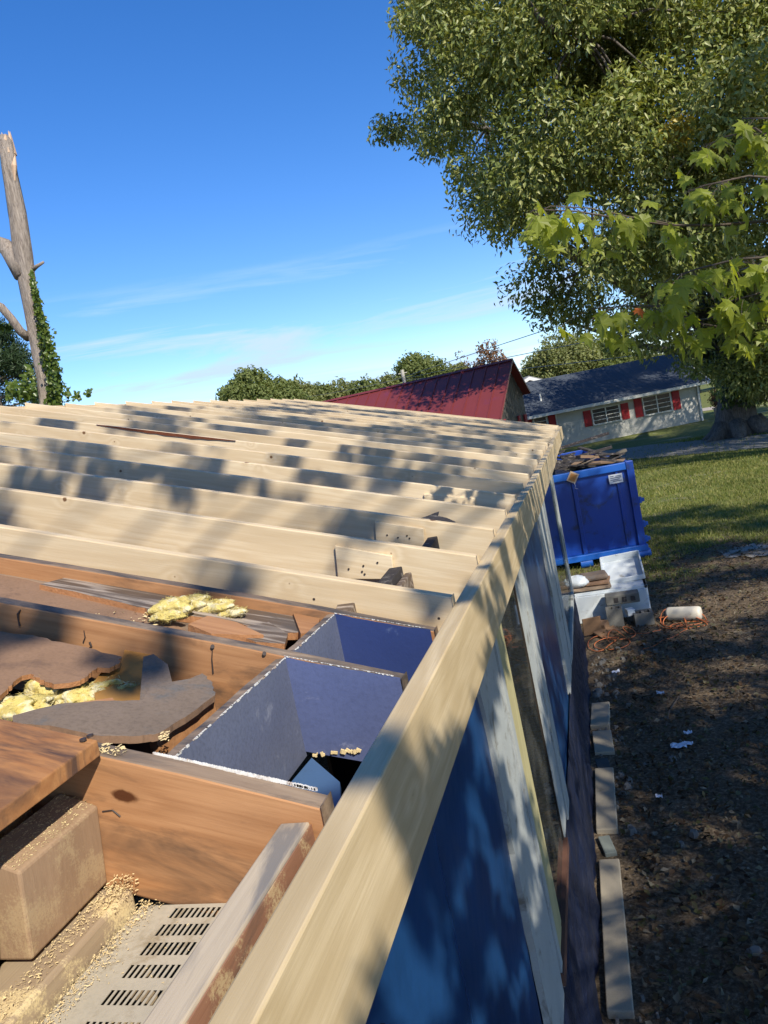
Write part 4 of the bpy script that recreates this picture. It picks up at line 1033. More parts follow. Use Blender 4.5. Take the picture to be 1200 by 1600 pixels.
# ------------------------------------------------------------------ white block house
def white_house():
    Mr = plain('grey_shingles', (.075, .09, .115), .85, .2, .35, 1.2, .6, 6, fine=.35); Mw = plain('cream_block_wall', (.50, .49, .45), .85, .2, .15, 1.5, .15, 8)
    Mt = plain('white_house_trim', (.66, .66, .62), .6, .3, .15, 3, .05); Mred = plain('red_shutter', (.36, .02, .025), .55, .35, .25, 5, .1)
    Mgl = plain('dark_louvre_glass', (.03, .035, .04), .08, .6, .2, 3, 0); Mbr = plain('red_brick', (.30, .12, .08), .9, .2, .3, 8, .2)
    C1 = P(1100, 657, 43.2); C1.z = -2.85
    C0 = P(800, 716, 43.2); C0.z = -2.85
    o = empty('white_house', ((C0.x+C1.x)/2, (C0.y+C1.y)/2+1, -2.85), 'long single storey white house with grey shingle roof and red shutters', 'house')
    d = (C0-C1); d.z = 0; Lw = d.length+7; d.normalize(); n = Vector((d.y, -d.x, 0)); n = n if n.y < 0 else -n; b = -n
    he = 2.12; zg = -2.85
    V3 = lambda k, m, z: C1+d*k+b*m+Vector((0, 0, z))
    dp = 8.0
    # walls
    MB().prism([V3(0, 0, 0), V3(Lw, 0, 0), V3(Lw, .2, 0), V3(0, .2, 0)], (0, 0, he)).build('front_wall', Mw, o)
    MB().prism([V3(0, .2, 0), V3(0, dp, 0), V3(0, dp, he), V3(0, dp/2, he+1.35), V3(0, .2, he)], d*.2).build('gable_wall', Mw, o)
    MB().prism([V3(Lw-.2, .2, 0), V3(Lw-.2, dp, 0), V3(Lw-.2, dp, he), V3(Lw-.2, dp/2, he+1.35), V3(Lw-.2, .2, he)], d*.2).build('gable_wall', Mw, o)
    MB().prism([V3(0, dp, 0), V3(Lw, dp, 0), V3(Lw, dp-.2, 0), V3(0, dp-.2, 0)], (0, 0, he)).build('rear_wall', Mw, o)
    rh = 1.95; ov = .5
    for s in (0, 1):
        e = -ov if s == 0 else dp+ov
        rf = MB().prism([V3(-.45, e, he-.05), V3(Lw+.4, e, he-.05), V3(Lw+.4, dp/2, he+rh), V3(-.45, dp/2, he+rh)], (0, 0, .07)).build('roof', Mr, o)
        if s == 0:
            for k in range(1, 26):      # shingle courses
                f0 = k/26; m0 = e+(dp/2-e)*f0; z0 = he-.05+(rh+.05)*f0+.07
                MB().prism([V3(-.45, m0-.01, z0-.006), V3(Lw+.4, m0-.01, z0-.006), V3(Lw+.4, m0-.01, z0+.016), V3(-.45, m0-.01, z0+.016)], b*.17+Vector((0, 0, .06))).build('shingle', Mr, rf)
    MB().prism([V3(-.47, -ov-.02, he-.13), V3(Lw+.4, -ov-.02, he-.13), V3(Lw+.4, -ov-.02, he+.03), V3(-.47, -ov-.02, he+.03)], n*.10).build('gutter', Mt, o)
    MB().prism([V3(-.47, -ov, he-.13), V3(-.47, dp/2, he+rh-.10), V3(-.47, dp/2, he+rh+.09), V3(-.47, -ov, he+.04)], -d*.04).build('barge_board', Mt, o)
    MB().prism([V3(.0, -ov, he-.13), V3(Lw, -ov, he-.13), V3(Lw, 0, he-.13), V3(0, 0, he-.13)], (0, 0, .02)).build('soffit', Mt, o)
    c = V3(.12, -.06, 0); MB().tube([c, c+Vector((0, 0, he-.1))], .05, 8).build('downspout', Mt, o)
    c = P(866, 625, 42); kx = 8.6
    MB().tube([V3(kx, 1.1, he+.3), V3(kx, 1.1, he+1.15)], .05, 8).build('vent_pipe', Mt, o)
    def win(pa, pb, rows=4, cols=2):
        # pa: upper left px, pb: lower right px on the wall plane
        def onw(px, py):
            r = ray(px, py); tt = (C1.dot(n))/(r.dot(n)); p = r*tt; return (p-C1).dot(d), p.z-zg
        k1, z1 = onw(*pa); k0, z0 = onw(*pb)
        zt, zb = z1, z0
        W = bpy.data.objects.new('window', None); COL.objects.link(W); W.parent = o; W.location = V3((k0+k1)/2, 0, zb)-o.location
        def q(a, b_, c_, d_, m0, th, nm, mt): MB().prism([V3(a, m0, c_), V3(b_, m0, c_), V3(b_, m0, d_), V3(a, m0, d_)], n*th).build(nm, mt, W)
        q(k0, k1, zb, zt, -.01, .02, 'pane', Mgl)
        q(k0-.05, k1+.05, zb-.07, zb, -.01, .10, 'sill', Mt); q(k0-.03, k1+.03, zt, zt+.05, -.01, .05, 'head', Mt)
        for c_ in range(cols+1):
            kk = k0+(k1-k0)*c_/cols; q(kk-.03, kk+.03, zb, zt, -.02, .04, 'frame', Mt)
        for r_ in range(1, rows):
            zz = zb+(zt-zb)*r_/rows; q(k0, k1, zz-.015, zz+.015, -.02, .03, 'louvre_bar', Mt)
        return k0, k1, zb, zt
    def shutter(k0, k1, zb, zt):
        s = MB().prism([V3(k0, -.002, zb), V3(k1, -.002, zb), V3(k1, -.002, zt), V3(k0, -.002, zt)], n*.05).build('shutter', Mred, o)
        for r_ in range(6):
            z = zb+.1+(zt-zb-.2)*r_/6; MB().prism([V3(k0+.06, -.05, z), V3(k1-.06, -.05, z), V3(k1-.06, -.05, z+.09), V3(k0+.06, -.05, z+.09)], n*.02).build('shutter_slat', Mred, s)
    for pa, pb in (((924, 641), (970, 655)), ((1003, 622), (1050, 640))):
        k0, k1, zb, zt = win(pa, pb)
        m_ = (k0+k1)/2; zb2 = zb-.05; shutter(k1+.08, k1+.50, zb2, zt+.03); shutter(k0-.52, k0-.10, zb2, zt+.03)
    k0, k1, zb, zt = win((833, 655), (856, 668), 3, 1); shutter(k0-.5, k0-.1, zb-.3, zt+.05); shutter(k1+.1, k1+.5, zb-.3, zt+.05)
    mc = V3(8.2, -.1, 1.15); MB().tube([mc, mc+n*.14], .13, 12).build('electric_meter', plain('meter_grey', (.3, .3, .3), .4, .5, .2, 5, 0), o)
    MB().tube([mc, mc+Vector((0, 0, .9))], .03, 6).build('conduit', Mt, o)
    return V3
V3 = white_house()
# shrub in a pot right of the house
pp = empty('potted_shrub', V3(-1.0, 0.3, 0), 'dry brown potted shrub beside the white house corner', 'plant')
MB().tube([V3(-1.0, .3, 0), V3(-1.0, .3, .06), V3(-1.0, .3, .55)], [.17, .19, .24], 16).build('pot', plain('pot_tan', (.45, .38, .30), .8, .2, .3, 8, .2), pp)
n = 900; C = np.array(V3(-1.0, .3, 1.0))+rng.normal(0, 1, (n, 3))*np.array([.16, .16, .26]); A = runit(n); Nn = np.cross(A, runit(n)); Nn /= np.linalg.norm(Nn, axis=1)[:, None]
Vv, Fv = leaf_cloud(C, A, Nn, np.full(n, .13), np.full(n, .06)); np_mesh('foliage', Vv, Fv, leafmat('dry_shrub', [(.14, .07, .05), (.22, .12, .09)], .2, .7, .2), pp)
# small house behind with white gable
def small_house():
    c = P(828, 606, 58); Mt = plain('small_house_trim', (.68, .68, .66), .6, .3, .1, 3, 0); Mb = plain('small_house_brick', (.33, .15, .11), .9, .2, .3, 6, .1); Mr = plain('small_house_roof', (.2, .2, .21), .9, .2, .3, 3, .2)
    o = empty('distant_house', (c.x, c.y, -2.85), 'small brick house with a white gable peeking over the white house roof', 'house')
    r = r0.normalized(); bk = Vector((-r.y, r.x, 0)); z = P(826, 589, 58).z
    base = Vector((c.x, c.y, 0)); V = lambda k, m, zz: base+r*k+bk*m+Vector((0, 0, zz))
    MB().prism([V(-2.4, 0, -2.85), V(2.4, 0, -2.85), V(2.4, 0, z-1.1), V(0, 0, z-.15), V(-2.4, 0, z-1.1)], bk*9).build('wall', Mb, o)
    for s in (-1, 1):
        MB().prism([V(0, -.4, z), V(s*2.9, -.4, z-1.25), V(s*2.9, -.4, z-1.5), V(0, -.4, z-.25)], bk*.1).build('barge_board', Mt, o)
        MB().prism([V(0, -.3, z), V(s*2.9, -.3, z-1.25), V(s*2.9, 9.3, z-1.25), V(0, 9.3, z)], (0, 0, .08)).build('roof', Mr, o)
small_house()

# ------------------------------------------------------------------ trees
def clumps_to_leaves(cen, rad, per, ln, wd, droop=.5, shell=.55):
    """cen (k,3), rad (k,), per: leaves per unit radius^2"""
    cnt = np.maximum(8, (per*rad**2)).astype(int); tot = cnt.sum()
    idx_ = np.repeat(np.arange(len(cen)), cnt)
    d = runit(tot); rr = rad[idx_]*(shell+(1-shell)*rng.random(tot)**.6)*(1+.18*np.sin(d[:, 0]*7+idx_)+.15*np.cos(d[:, 1]*9+idx_*2.3))
    C = cen[idx_]+d*rr[:, None]*np.array([1, 1, .8])
    A = runit(tot)*.8+d*.5; A[:, 2] -= droop; A /= np.linalg.norm(A, axis=1)[:, None]
    Nn = d*1.0+runit(tot)*.9; Nn[:, 2] += .3
    Nn -= A*np.sum(A*Nn, 1)[:, None]; Nn /= np.linalg.norm(Nn, axis=1)[:, None]+1e-9
    return leaf_cloud(C, A, Nn, ln*(.7+.6*rng.random(tot)), wd*(.7+.6*rng.random(tot)))
def far_tree(px, pyt, D, wpx, mat, label, trunk_mat=M_bark, dens=1.0, name='tree', sparse=False, leaf=.32, group=None):
    top = P(px, pyt, D); h = top.z+2.85; R_ = wpx/F*D/2*1.25
    o = empty(name, (top.x, top.y, -2.85), label, 'tree', group)
    base = Vector((top.x, top.y, -2.85))
    k = int(44 if not sparse else 16)
    u = runit(k); cz = 2.85
    cen = np.array([[0, 0, h*.60]])+u*np.array([R_*.70, R_*.70, h*.27])*(.55+.45*rng.random((k, 1)))
    cen = np.concatenate([cen, [[0, 0, h*.86]], [[R_*.3, 0, h*.75]], [[-R_*.35, 0, h*.7]]])
    rad = np.full(len(cen), R_*.36)*(.7+.6*rng.random(len(cen)))
    V, Fq = clumps_to_leaves(cen+np.array(base), rad, dens*(360 if not sparse else 170)*(3.0/R_), leaf, leaf*.55, .1)
    np_mesh('crown', V, Fq, mat, o)
    mb = MB(); mb.tube([base, base+Vector((0, 0, h*.3)), base+Vector((.2, 0, h*.62))], [h*.028, h*.022, h*.010], 8)
    mb.build('trunk', trunk_mat, o)
    mb = MB()
    for j in range(10):
        c = Vector(cen[j]); mb.tube([base+Vector((0, 0, h*(.25+.03*j))), base+(Vector((0, 0, h*.45))+c)/2, base+c], [h*.008, h*.005, h*.0015], 5)
    mb.build('limbs', trunk_mat, o)
FT = [
 (355, 590, 70, 70, M_green, 'low round green tree at the left end of the far treeline'),
 (385, 566, 66, 110, M_green, 'broad round dark green tree at the left of the far treeline'),
 (430, 574, 68, 64, M_green, 'narrower green tree touching the broad round one'),
 (458, 588, 72, 80, M_green2, 'small pale green tree at the low point of the far treeline'),
 (490, 588, 74, 70, M_green, 'thin pointed green tree in the far treeline'),
 (525, 590, 74, 90, M_green2, 'rounded mid green tree behind the barn roof left end'),
 (565, 588, 72, 84, M_green, 'dull green tree left of the utility pole'),
 (600, 578, 74, 70, M_green2, 'olive tree directly behind the utility pole'),
 (645, 542, 76, 100, M_green, 'tallest rounded green tree behind the red barn roof'),
 (688, 570, 78, 50, M_green2, 'yellow green tree right of the tallest far tree'),
 (715, 560, 80, 60, M_green2, 'pale yellowish tree below the rusty crown'),
 (870, 520, 82, 100, M_green2, 'large pale green tree behind the white house left end'),
 (925, 530, 84, 110, M_green, 'wide green tree over the middle of the white house roof'),
 (985, 545, 88, 90, M_green2, 'olive tree beyond the white house right half'),
 (1080, 530, 95, 110, M_green, 'far green tree seen between oak trunk and white house'),
 (1180, 520, 100, 120, M_green2, 'far pale tree right of the oak trunk'),
 (835, 560, 90, 60, M_green, 'small green tree behind the distant gable'),
]
for px, py, D, wp, m, lab in FT: far_tree(px, py, D, wp, m, lab, group='far treeline')
far_tree(757, 522, 78, 70, M_rust, 'rusty brown half bare tree above the barn ridge', dens=.9, sparse=True, group='far treeline')
far_tree(712, 530, 80, 36, M_rust, 'bare grey tree beside the rusty one', dens=.10, sparse=True, group='far treeline')

# pine at the left edge
def pine(px, pyt, D, label):
    top = P(px, pyt, D); base = Vector((top.x, top.y, -2.85)); h = top.z+2.85
    o = empty('pine_tree', base, label, 'tree')
    MB().tube([base, base+Vector((0, 0, h*.95))], [.22, .05], 8).build('trunk', M_bark, o)
    cen = []; mb = MB()
    for k in range(44):
        z = h*(.45+.53*random.random()); an = random.random()*6.28; r = (1.05-z/h)*h*.36+.3
        c = base+Vector((math.cos(an)*r, math.sin(an)*r, z)); cen.append(c); mb.tube([base+Vector((0, 0, z-.3)), c], [.05, .015], 5)
    mb.build('limbs', M_bark, o)
    cen = np.array(cen); V, Fq = clumps_to_leaves(cen, .45+.35*rng.random(len(cen)), 1500, .22, .035, -.2, .2)
    np_mesh('needles', V, Fq, M_pine, o)
pine(-34, 500, 27, 'dark green pine at the left edge behind the broken tree')

# broken dead tree with ivy
def broken():
    D = 18
    o = empty('broken_tree', G(75, 900, -2.85) if False else Vector((P(80, 640, D).x, P(80, 640, D).y, -2.85)), 'tall dead tree snapped off at the top with ivy climbing its trunk', 'tree')
    bp = Vector(o.location)
    pts = [bp, P(82, 700, D), P(78, 640, D), P(73, 590, D), P(60, 520, D), P(46, 450, D), P(36, 400, D), P(26, 330, D), P(16, 270, D), P(9, 225, D), P(6, 212, D)]
    px2 = [28, 25, 23, 23, 24, 24, 26, 24, 22, 21, 12]
    rad = [a/2/F*D*1.0 for a in px2]; rad = [max(r, .05) for r in rad]
    MB().tube(pts, rad, 16, wob=.5).build('trunk', M_bark2, o, smooth=True)
    mb = MB()
    for k in range(13):
        an = k*.5+random.random(); c = pts[-2]+Vector((math.cos(an)*.13, math.sin(an)*.13, -.05)); hh = random.uniform(.08, .42)
        mb.tube([c-Vector((0, 0, .2)), c+Vector((0, 0, hh*.5)), c+Vector((random.uniform(-.03, .03), 0, hh))], [.05, .035, .005], 5)
    c = P(22, 240, D); mb.tube([c, P(26, 262, D)+HV*-.12, P(27, 285, D)+HV*-.12], [.03, .06, .02], 6)
    mb.build('splintered_top', M_raw, o)
    def limb(pl, rr, nm='limb'): MB().tube([P(a, b, D+c) for a, b, c in pl], [r/F*D/2 for r in rr], 10, wob=.4).build(nm, M_bark2, o, smooth=True)
    limb([(38, 430, 0), (20, 400, 0), (8, 385, .2), (-20, 372, .4), (-60, 330, .6)], [28, 24, 20, 17, 12])
    limb([(45, 528, 0), (32, 518, -.2), (18, 498, -.3), (2, 480, -.4), (-30, 462, -.6)], [14, 12, 11, 11, 8])
    limb([(46, 424, 0), (58, 416, -.1), (68, 410, -.2)], [9, 6, 4])
    # ivy
    n = 3600; t_ = rng.random(n)**.75; L_ = [(48, 425), (57, 470), (66, 510), (76, 560), (86, 600), (84, 640), (84, 700)]
    cx = np.interp(t_*6, range(7), [a for a, b in L_]); cyy = np.interp(t_*6, range(7), [b for a, b in L_])
    wdt = np.interp(t_*6, range(7), [3, 4, 8, 13, 11, 15, 18])
    C = []
    for i in range(n):
        off = rng.normal(0, .5)*wdt[i]; dpt = rng.normal(0, .28)-.10
        C.append(P(cx[i]+off, cyy[i]+rng.normal(0, 5), D+dpt))
    for i in range(500): C.append(P(55-rng.random()*45, 612+rng.normal(0, 6)+8*math.sin(i), D+rng.normal(0, .3)))
    for i in range(160): 
        k = random.choice([(105, 610), (120, 616), (138, 612), (45, 575), (40, 590), (96, 600)]); C.append(P(k[0]+rng.normal(0, 3), k[1]+rng.random()*14-4, D+rng.normal(0, .2)))
    for i in range(80): C.append(P(20-rng.random()*25, 512+rng.normal(0, 3), D))
    C = np.array(C); m = len(C); A = runit(m); A[:, 2] -= .5; A /= np.linalg.norm(A, axis=1)[:, None]
    Nn = runit(m)*.7+np.array([[.5, -.6, .4]]); Nn -= A*np.sum(A*Nn, 1)[:, None]; Nn /= np.linalg.norm(Nn, axis=1)[:, None]
    V, Fq = leaf_cloud(C, A, Nn, .07+.05*rng.random(m), .06+.04*rng.random(m)); np_mesh('ivy', V, Fq, M_ivy, o)
broken()

# big oak
def inpoly(x, y, poly):
    c = False; n = len(poly); j = n-1
    for i in range(n):
        xi, yi = poly[i]; xj, yj = poly[j]
        if (yi > y) != (yj > y) and x < (xj-xi)*(y-yi)/(yj-yi)+xi: c = not c
        j = i
    return c
def oak():
    base = G(1157, 680); D0 = base.dot(HV)
    o = empty('oak_tree', base, 'huge spreading oak with drooping glossy olive leaves on the right', 'tree')
    r = F
    def Q(px, py, dd=0): return P(px, py, D0+dd)
    tr = [base-Vector((0, 0, .1)), Q(1152, 650), Q(1150, 620), Q(1145, 570), Q(1140, 510), Q(1120, 420), Q(1080, 300), Q(1050, 150)]
    MB().tube(tr, [.86, .70, .64, .62, .60, .46, .33, .15], 18, wob=.28).build('trunk', M_bark, o, smooth=True)
    for k in range(7):
        an = k*.9; d = Vector((math.cos(an), math.sin(an), 0)); MB().tube([base+d*.6+Vector((0, 0, .5)), base+d*1.0+Vector((0, 0, .10)), base+d*1.5+Vector((0, 0, -.06))], [.34, .26, .08], 8).build('root_flare', M_bark, o, smooth=True)
    mb = MB()
    def limb(pl, rr): mb.tube([Q(*p) for p in pl], rr, 9, wob=.3)
    limb([(1135, 520, 0), (1060, 480, -2), (990, 448, -4), (930, 415, -5), (890, 395, -6), (830, 360, -6)], [.42, .34, .27, .22, .18, .08])
    limb([(1080, 300, 0), (980, 180, -2), (905, 48, -8), (870, 52, -8.6), (845, 30, -9), (830, 10, -9), (815, -20, -9)], [.26, .18, .10, .09, .08, .06, .04])
    limb([(1140, 500, 0), (1200, 400, 2), (1300, 250, 3)], [.45, .3, .1]); limb([(1120, 420, 0), (1020, 330, 3), (900, 250, 4), (760, 200, 3), (660, 200, 1)], [.34, .26, .18, .1, .04])
    limb([(1080, 300, 0), (1000, 150, 4), (900, 0, 5), (800, -100, 5)], [.28, .2, .12, .05]); limb([(1130, 560, 0), (1000, 540, 2), (880, 500, 2)], [.2, .12, .04])
    limb([(905, 48, -8), (912, 20, -8.2), (905, -10, -8.5)], [.10, .07, .04])
    poly = [(575, -260), (600, -60), (615, 10), (608, 60), (612, 110), (580, 165), (575, 190), (600, 262), (640, 225), (668, 245), (700, 285), (728, 370), (780, 405), (800, 430), (812, 490), (850, 505), (880, 530), (940, 560), (1010, 575), (1090, 600), (1125, 640), (1190, 640), (1230, 640), (1400, 480), (1520, 200), (1500, -260)]
    cen = []; rad = []
    cx0, cy0 = 1060, 120
    tries = 0
    while len(cen) < 640 and tries < 60000:
        tries += 1
        x = random.uniform(560, 1520); y = random.uniform(-260, 640)
        if not inpoly(x, y, poly): continue
        # inset: clump centre must be inside by its radius
        rr = random.uniform(.75, 1.7)*(1.0 if random.random() < .7 else .6); rp = rr/30*F*.75
        if x < 1200 and not (inpoly(x-rp, y, poly) and inpoly(x, y+rp, poly) and inpoly(x-rp*.7, y+rp*.7, poly)): 
            rr = .5; rp = rr/30*F*.75
            if not (inpoly(x-rp, y, poly) and inpoly(x, y+rp, poly)): continue
        e = ((x-cx0)/500)**2+((y-cy0)/520)**2; e = min(e, .97)
        half = 9.5*math.sqrt(1-e)+.8
        s = -1 if random.random() < .62 else 1
        dd = s*half*(.45+.55*random.random())
        if y > 470 and x > 950: dd = -abs(dd)*.6 if random.random() < .5 else dd*.6
        scale = (D0+dd)/D0
        cen.append(Q(x, y, dd)); rad.append(rr*random.uniform(.85, 1.1))
    cen = np.array(cen); rad = np.array(rad)
    V, Fq = clumps_to_leaves(cen, rad, 520, .20, .080, .55, .40)
    np_mesh('crown', V, Fq, M_oak, o)
    yc = np.array([tuple(Q(x, y, -9.6)) for x, y in ((1058, 192), (1072, 205), (1050, 212), (1110, 232), (1118, 222), (1066, 225))])
    V, Fq = clumps_to_leaves(yc, np.array([.42, .4, .38, .36, .3, .3]), 420, .20, .075, .6, .2); np_mesh('turning_leaves', V, Fq, leafmat('yellow_oak_leaves', [(.35, .30, .05), (.45, .36, .06), (.30, .24, .06)], .3), o)
    for j in range(0, len(cen), 3):
        c = Vector(cen[j]); b = min([Q(1060, 480, -2), Q(980, 180, -2), Q(905, 48, -8), Q(1200, 400, 2), Q(1020, 330, 3), Q(900, 250, 4), Q(1000, 150, 4), Q(1120, 420), Q(930, 415, -5), Q(760, 200, 3)], key=lambda q: (q-c).length)
        if (b-c).length < 4: mb.tube([b, (b+c)/2+Vector((0, 0, .3)), c], [.06, .04, .012], 5)
    mb.build('limbs', M_bark, o, smooth=True)
    # ivy on the trunk
    n = 9000; t_ = rng.random(n); zz = 1.2+t_*7; an = rng.random(n)*6.283
    ax = np.array([np.array(Q(1150, 620)), np.array(Q(1140, 510)), np.array(Q(1120, 420))])
    top = np.array(Q(1125, 440)); bt = np.array(base)
    cc = bt+(top-bt)*(zz/ (top[2]+2.85))[:, None]; rr = .78+.35*rng.random(n)
    C = cc+np.stack([np.cos(an)*rr, np.sin(an)*rr, 0*rr], 1)+rng.normal(0, .12, (n, 3))
    k = (np.cos(an)*.8+np.sin(an)*-.2 > -.35) | (zz > 2.8); C = C[k]; n = len(C); an = an[k]
    A = runit(n); A[:, 2] -= .7; A /= np.linalg.norm(A, axis=1)[:, None]; Nn = np.stack([np.cos(an), np.sin(an), .3+0*an], 1)+.5*runit(n); Nn -= A*np.sum(A*Nn, 1)[:, None]; Nn /= np.linalg.norm(Nn, axis=1)[:, None]
    V, Fq = leaf_cloud(C, A, Nn, np.full(n, .16), np.full(n, .13)); np_mesh('ivy', V, Fq, leafmat('dark_ivy', [(.03, .05, .012), (.05, .08, .018), (.08, .11, .025)], .3), o)
oak()

# maple: stands right of the camera; its crown shades the roof and its twigs reach into view
def maple_leaf_mesh():
    half = [(0, -.02), (.10, .02), (.30, -.06), (.26, .06), (.48, .14), (.36, .22), (.52, .44), (.34, .38), (.22, .40), (.26, .62), (.14, .58), (0, .95)]
    pts = half+[(-x, y) for x, y in half[-2:0:-1]]
    vs = [(0, .28, -.02)]+[(x, y, -.34*x*x*2-.22*y*y+.05*math.sin(8*x+5*y)) for x, y in pts]
    me = bpy.data.meshes.new('maple_leaf'); n = len(pts)
    me.from_pydata(vs, [], [(0, i+1, (i+1) % n+1) for i in range(n)]); me.update(); return me
def maple():
    tp = Vector((5.6, .6, -2.85))
    o = empty('maple_tree', tp, 'maple with yellow green lobed leaves on twigs hanging in from the right', 'tree')
    hub = tp+Vector((-.4, .1, 4.2)); hub2 = hub+Vector((-.8, 0, 2.4))
    MB().tube([tp-Vector((0, 0, .1)), tp+Vector((-.05, 0, 1.5)), hub, hub2], [.30, .24, .20, .12], 12, wob=.3).build('trunk', M_bark, o, smooth=True)
    # crown clumps that stand between the sun and the yard
    cen = []; rad = []
    def shade(n, x0, x1, y0, y1, z, t0, t1, r0_, r1_):
        for _ in range(n):
            c = Vector((random.uniform(x0, x1), random.uniform(y0, y1), z))+TOSUN*random.uniform(t0, t1)
            q = c.dot(fwd)
            if q > .2:
                X = 600+F*c.dot(RR)/q; Y = 800-F*c.dot(UU)/q; mg = .8/q*F+30
                if -mg < X < 1200+mg and -mg < Y < 1600+mg: continue
            cen.append(c); rad.append(random.uniform(r0_, r1_))
    shade(34, -4.6, -2.4, .3, 6, .1, 7, 11, .12, .28)
    shade(52, -2.6, -.4, 2.2, 6, -.1, 6, 9.5, .10, .26)
    shade(4, -1.7, -.4, .2, 2.2, -.5, 5, 8, .08, .16)
    shade(12, -1.7, -.75, 1.0, 1.8, -.4, 5, 8, .10, .20)
    shade(12, -.45, -.3, .3, 5, -.6, 4, 7, .08, .2)
    shade(26, -.5, -.3, 2.2, 8, -1.9, 5, 9, .12, .28)
    shade(34, -.42, -.38, 3.4, 8.2, -1.5, 5, 9, .10, .24)
    for zz in (-.8, -1.1, -1.4, -1.7, -2.0): shade(22, -.42, -.38, .5, 2.6, zz, 3.6, 5.5, .05, .12)
    shade(100, -5, -.3, 6, 13, .1, 11, 14, .2, .44)
    shade(24, -1.4, .8, 12.8, 13.2, -2, 12, 15, .25, .5)
    shade(160, -.1, 3.6, .5, 7.5, -2.8, 9, 13, .3, .6)
    shade(52, -.1, 4.2, 7.5, 11.5, -2.8, 9, 13, .25, .6)
    shade(36, .5, 5.0, 11.5, 17, -2.8, 12, 16, .35, .75)
    # gaps in the crown where the sun reaches the open bays
    gaps = [(onR(290, 950, OLD), .05), (onR(345, 955, OLD), .03), (onR(80, 1090, OLD-.07), .06), (atY(540, 1110, YA), .05), (onR(410, 1330, OLD-.05), .03), (onR(330, 1440, OLD-.1), .02), (atY(250, 1290, YB), .05), (onR(60, 1200, OLD+.03), .06)]
    def open_to_sun(c, rr):
        for g, m_ in gaps:
            v = c-g; t_ = v.dot(TOSUN)
            if t_ > 0 and (v-TOSUN*t_).length < rr*1.15+m_: return True
        return False
    kp = [k for k in range(len(cen)) if not open_to_sun(cen[k], rad[k])]
    cen = [cen[k] for k in kp]; rad = [rad[k] for k in kp]
    cen_a = np.array([tuple(c) for c in cen]); rad_a = np.array(rad)
    V, Fq = clumps_to_leaves(cen_a, rad_a, np.where(rad_a < .13, 2600, np.where(rad_a < .3, 1500, 900)), .095, .085, .3, .1)
    np_mesh('foliage', V, Fq, M_maple, o)
    mb = MB()
    for j, c in enumerate(cen):
        b = hub if c.z < hub.z+1.5 else hub2
        if j % 4 == 0: mb.tube([b, b.lerp(c, .35)+Vector((0, 0, .3)), b.lerp(c, .7)+Vector((0, 0, .2)), c], [.035, .016, .007, .003], 5)
    mb.build('limbs', M_twig, o)
    # twigs in view with individual leaves
    lm = [maple_leaf_mesh() for _ in range(1)][0]; lm.materials.append(M_maple)
    lr = lm.copy(); lr.materials.clear(); lr.materials.append(M_mred)
    tw = MB()
    tpts = []
    def twig(pl, r_0, r_1, nl, drop=1.0):
        ps = [P(a, b, c) for a, b, c in pl]; m = len(ps)
        rad_ = [r_0+(r_1-r_0)*i/(m-1) for i in range(m)]; tw.tube(ps, rad_, 6)
        for _ in range(nl):
            t_ = random.random()*(m-1); a = int(min(t_, m-2)); tpts.append((ps[a].lerp(ps[a+1], t_-a), drop))
    hubp = [(1900, 500, 1.9), (1500, 430, 2.4)]
    twig(hubp+[(1300, 380, 2.9), (1200, 345, 3.0), (1120, 352, 3.0), (1050, 352, 3.05), (960, 340, 3.1), (900, 330, 3.1), (850, 328, 3.15), (828, 330, 3.2)], .008, .002, 34)
    twig([(1060, 352, 3.05), (980, 338, 3.0), (920, 325, 2.95), (860, 322, 2.95), (835, 335, 2.95)], .003, .0015, 34)
    twig(hubp+[(1320, 500, 2.8), (1200, 500, 2.9), (1150, 515, 2.9), (1090, 505, 2.95), (1040, 478, 3.0), (980, 478, 3.0), (925, 482, 3.0)], .007, .002, 66)
    twig(hubp+[(1320, 300, 2.8), (1220, 230, 2.9), (1180, 200, 2.9), (1130, 215, 3.0), (1100, 230, 3.0)], .007, .002, 50)
    twig([(1320, 300, 2.8), (1230, 280, 2.8), (1170, 275, 2.85), (1100, 290, 2.9), (1075, 300, 2.9)], .006, .002, 40)
    twig([(1300, 380, 2.9), (1220, 400, 2.7), (1150, 405, 2.7), (1090, 420, 2.75), (1060, 430, 2.8)], .006, .002, 46)
    twig([(1300, 440, 2.8), (1220, 450, 2.7), (1160, 465, 2.7), (1110, 480, 2.8)], .005, .002, 30)
    twig([(1320, 520, 2.8), (1240, 505, 2.8), (1190, 500, 2.85)], .005, .002, 8)
    twig([(1300, 200, 2.8), (1230, 185, 2.8), (1160, 185, 2.9)], .005, .002, 12)
    tw.build('twigs', M_twig, o, smooth=True)
    wl = wloc(o); stems = MB(); nred = []; REDS = [P(1060, 475, 3.0), P(1010, 478, 3.0)]
    for i, (p, drop) in enumerate(tpts):
        s = random.uniform(.062, .108)
        off = Vector((random.gauss(0, .05), random.gauss(0, .09), -abs(random.gauss(.03, .05))))
        lo = bpy.data.objects.new('leaf', lr if min((q_-p).length for q_ in REDS) < .035 and nred.append(1) is None and len(nred) <= 1 else lm); COL.objects.link(lo); lo.parent = o
        q = p+off; lo.location = q-wl; lo.scale = (s*random.uniform(.8, 1.15), s, s)
        if lo.data is lr: lo.scale = (.05, .05, .05)
        # leaves hang: tip (local +y) mostly downward, face varied
        yaw = random.uniform(-1.4, 1.4)+math.pi*(random.random() < .0); pit = random.uniform(-1.5, -.55)
        lo.rotation_euler = (Matrix.Rotation(yaw+math.pi+.3, 3, 'Z')@Matrix.Rotation(pit, 3, 'X')@Matrix.Rotation(random.uniform(-.5, .5), 3, 'Y')).to_euler()
        stems.tube([p, p.lerp(q, .6)+Vector((0, 0, .01)), q], .0009, 4)
    stems.build('leaf_stalks', M_twig, o, kind='stuff')
maple()

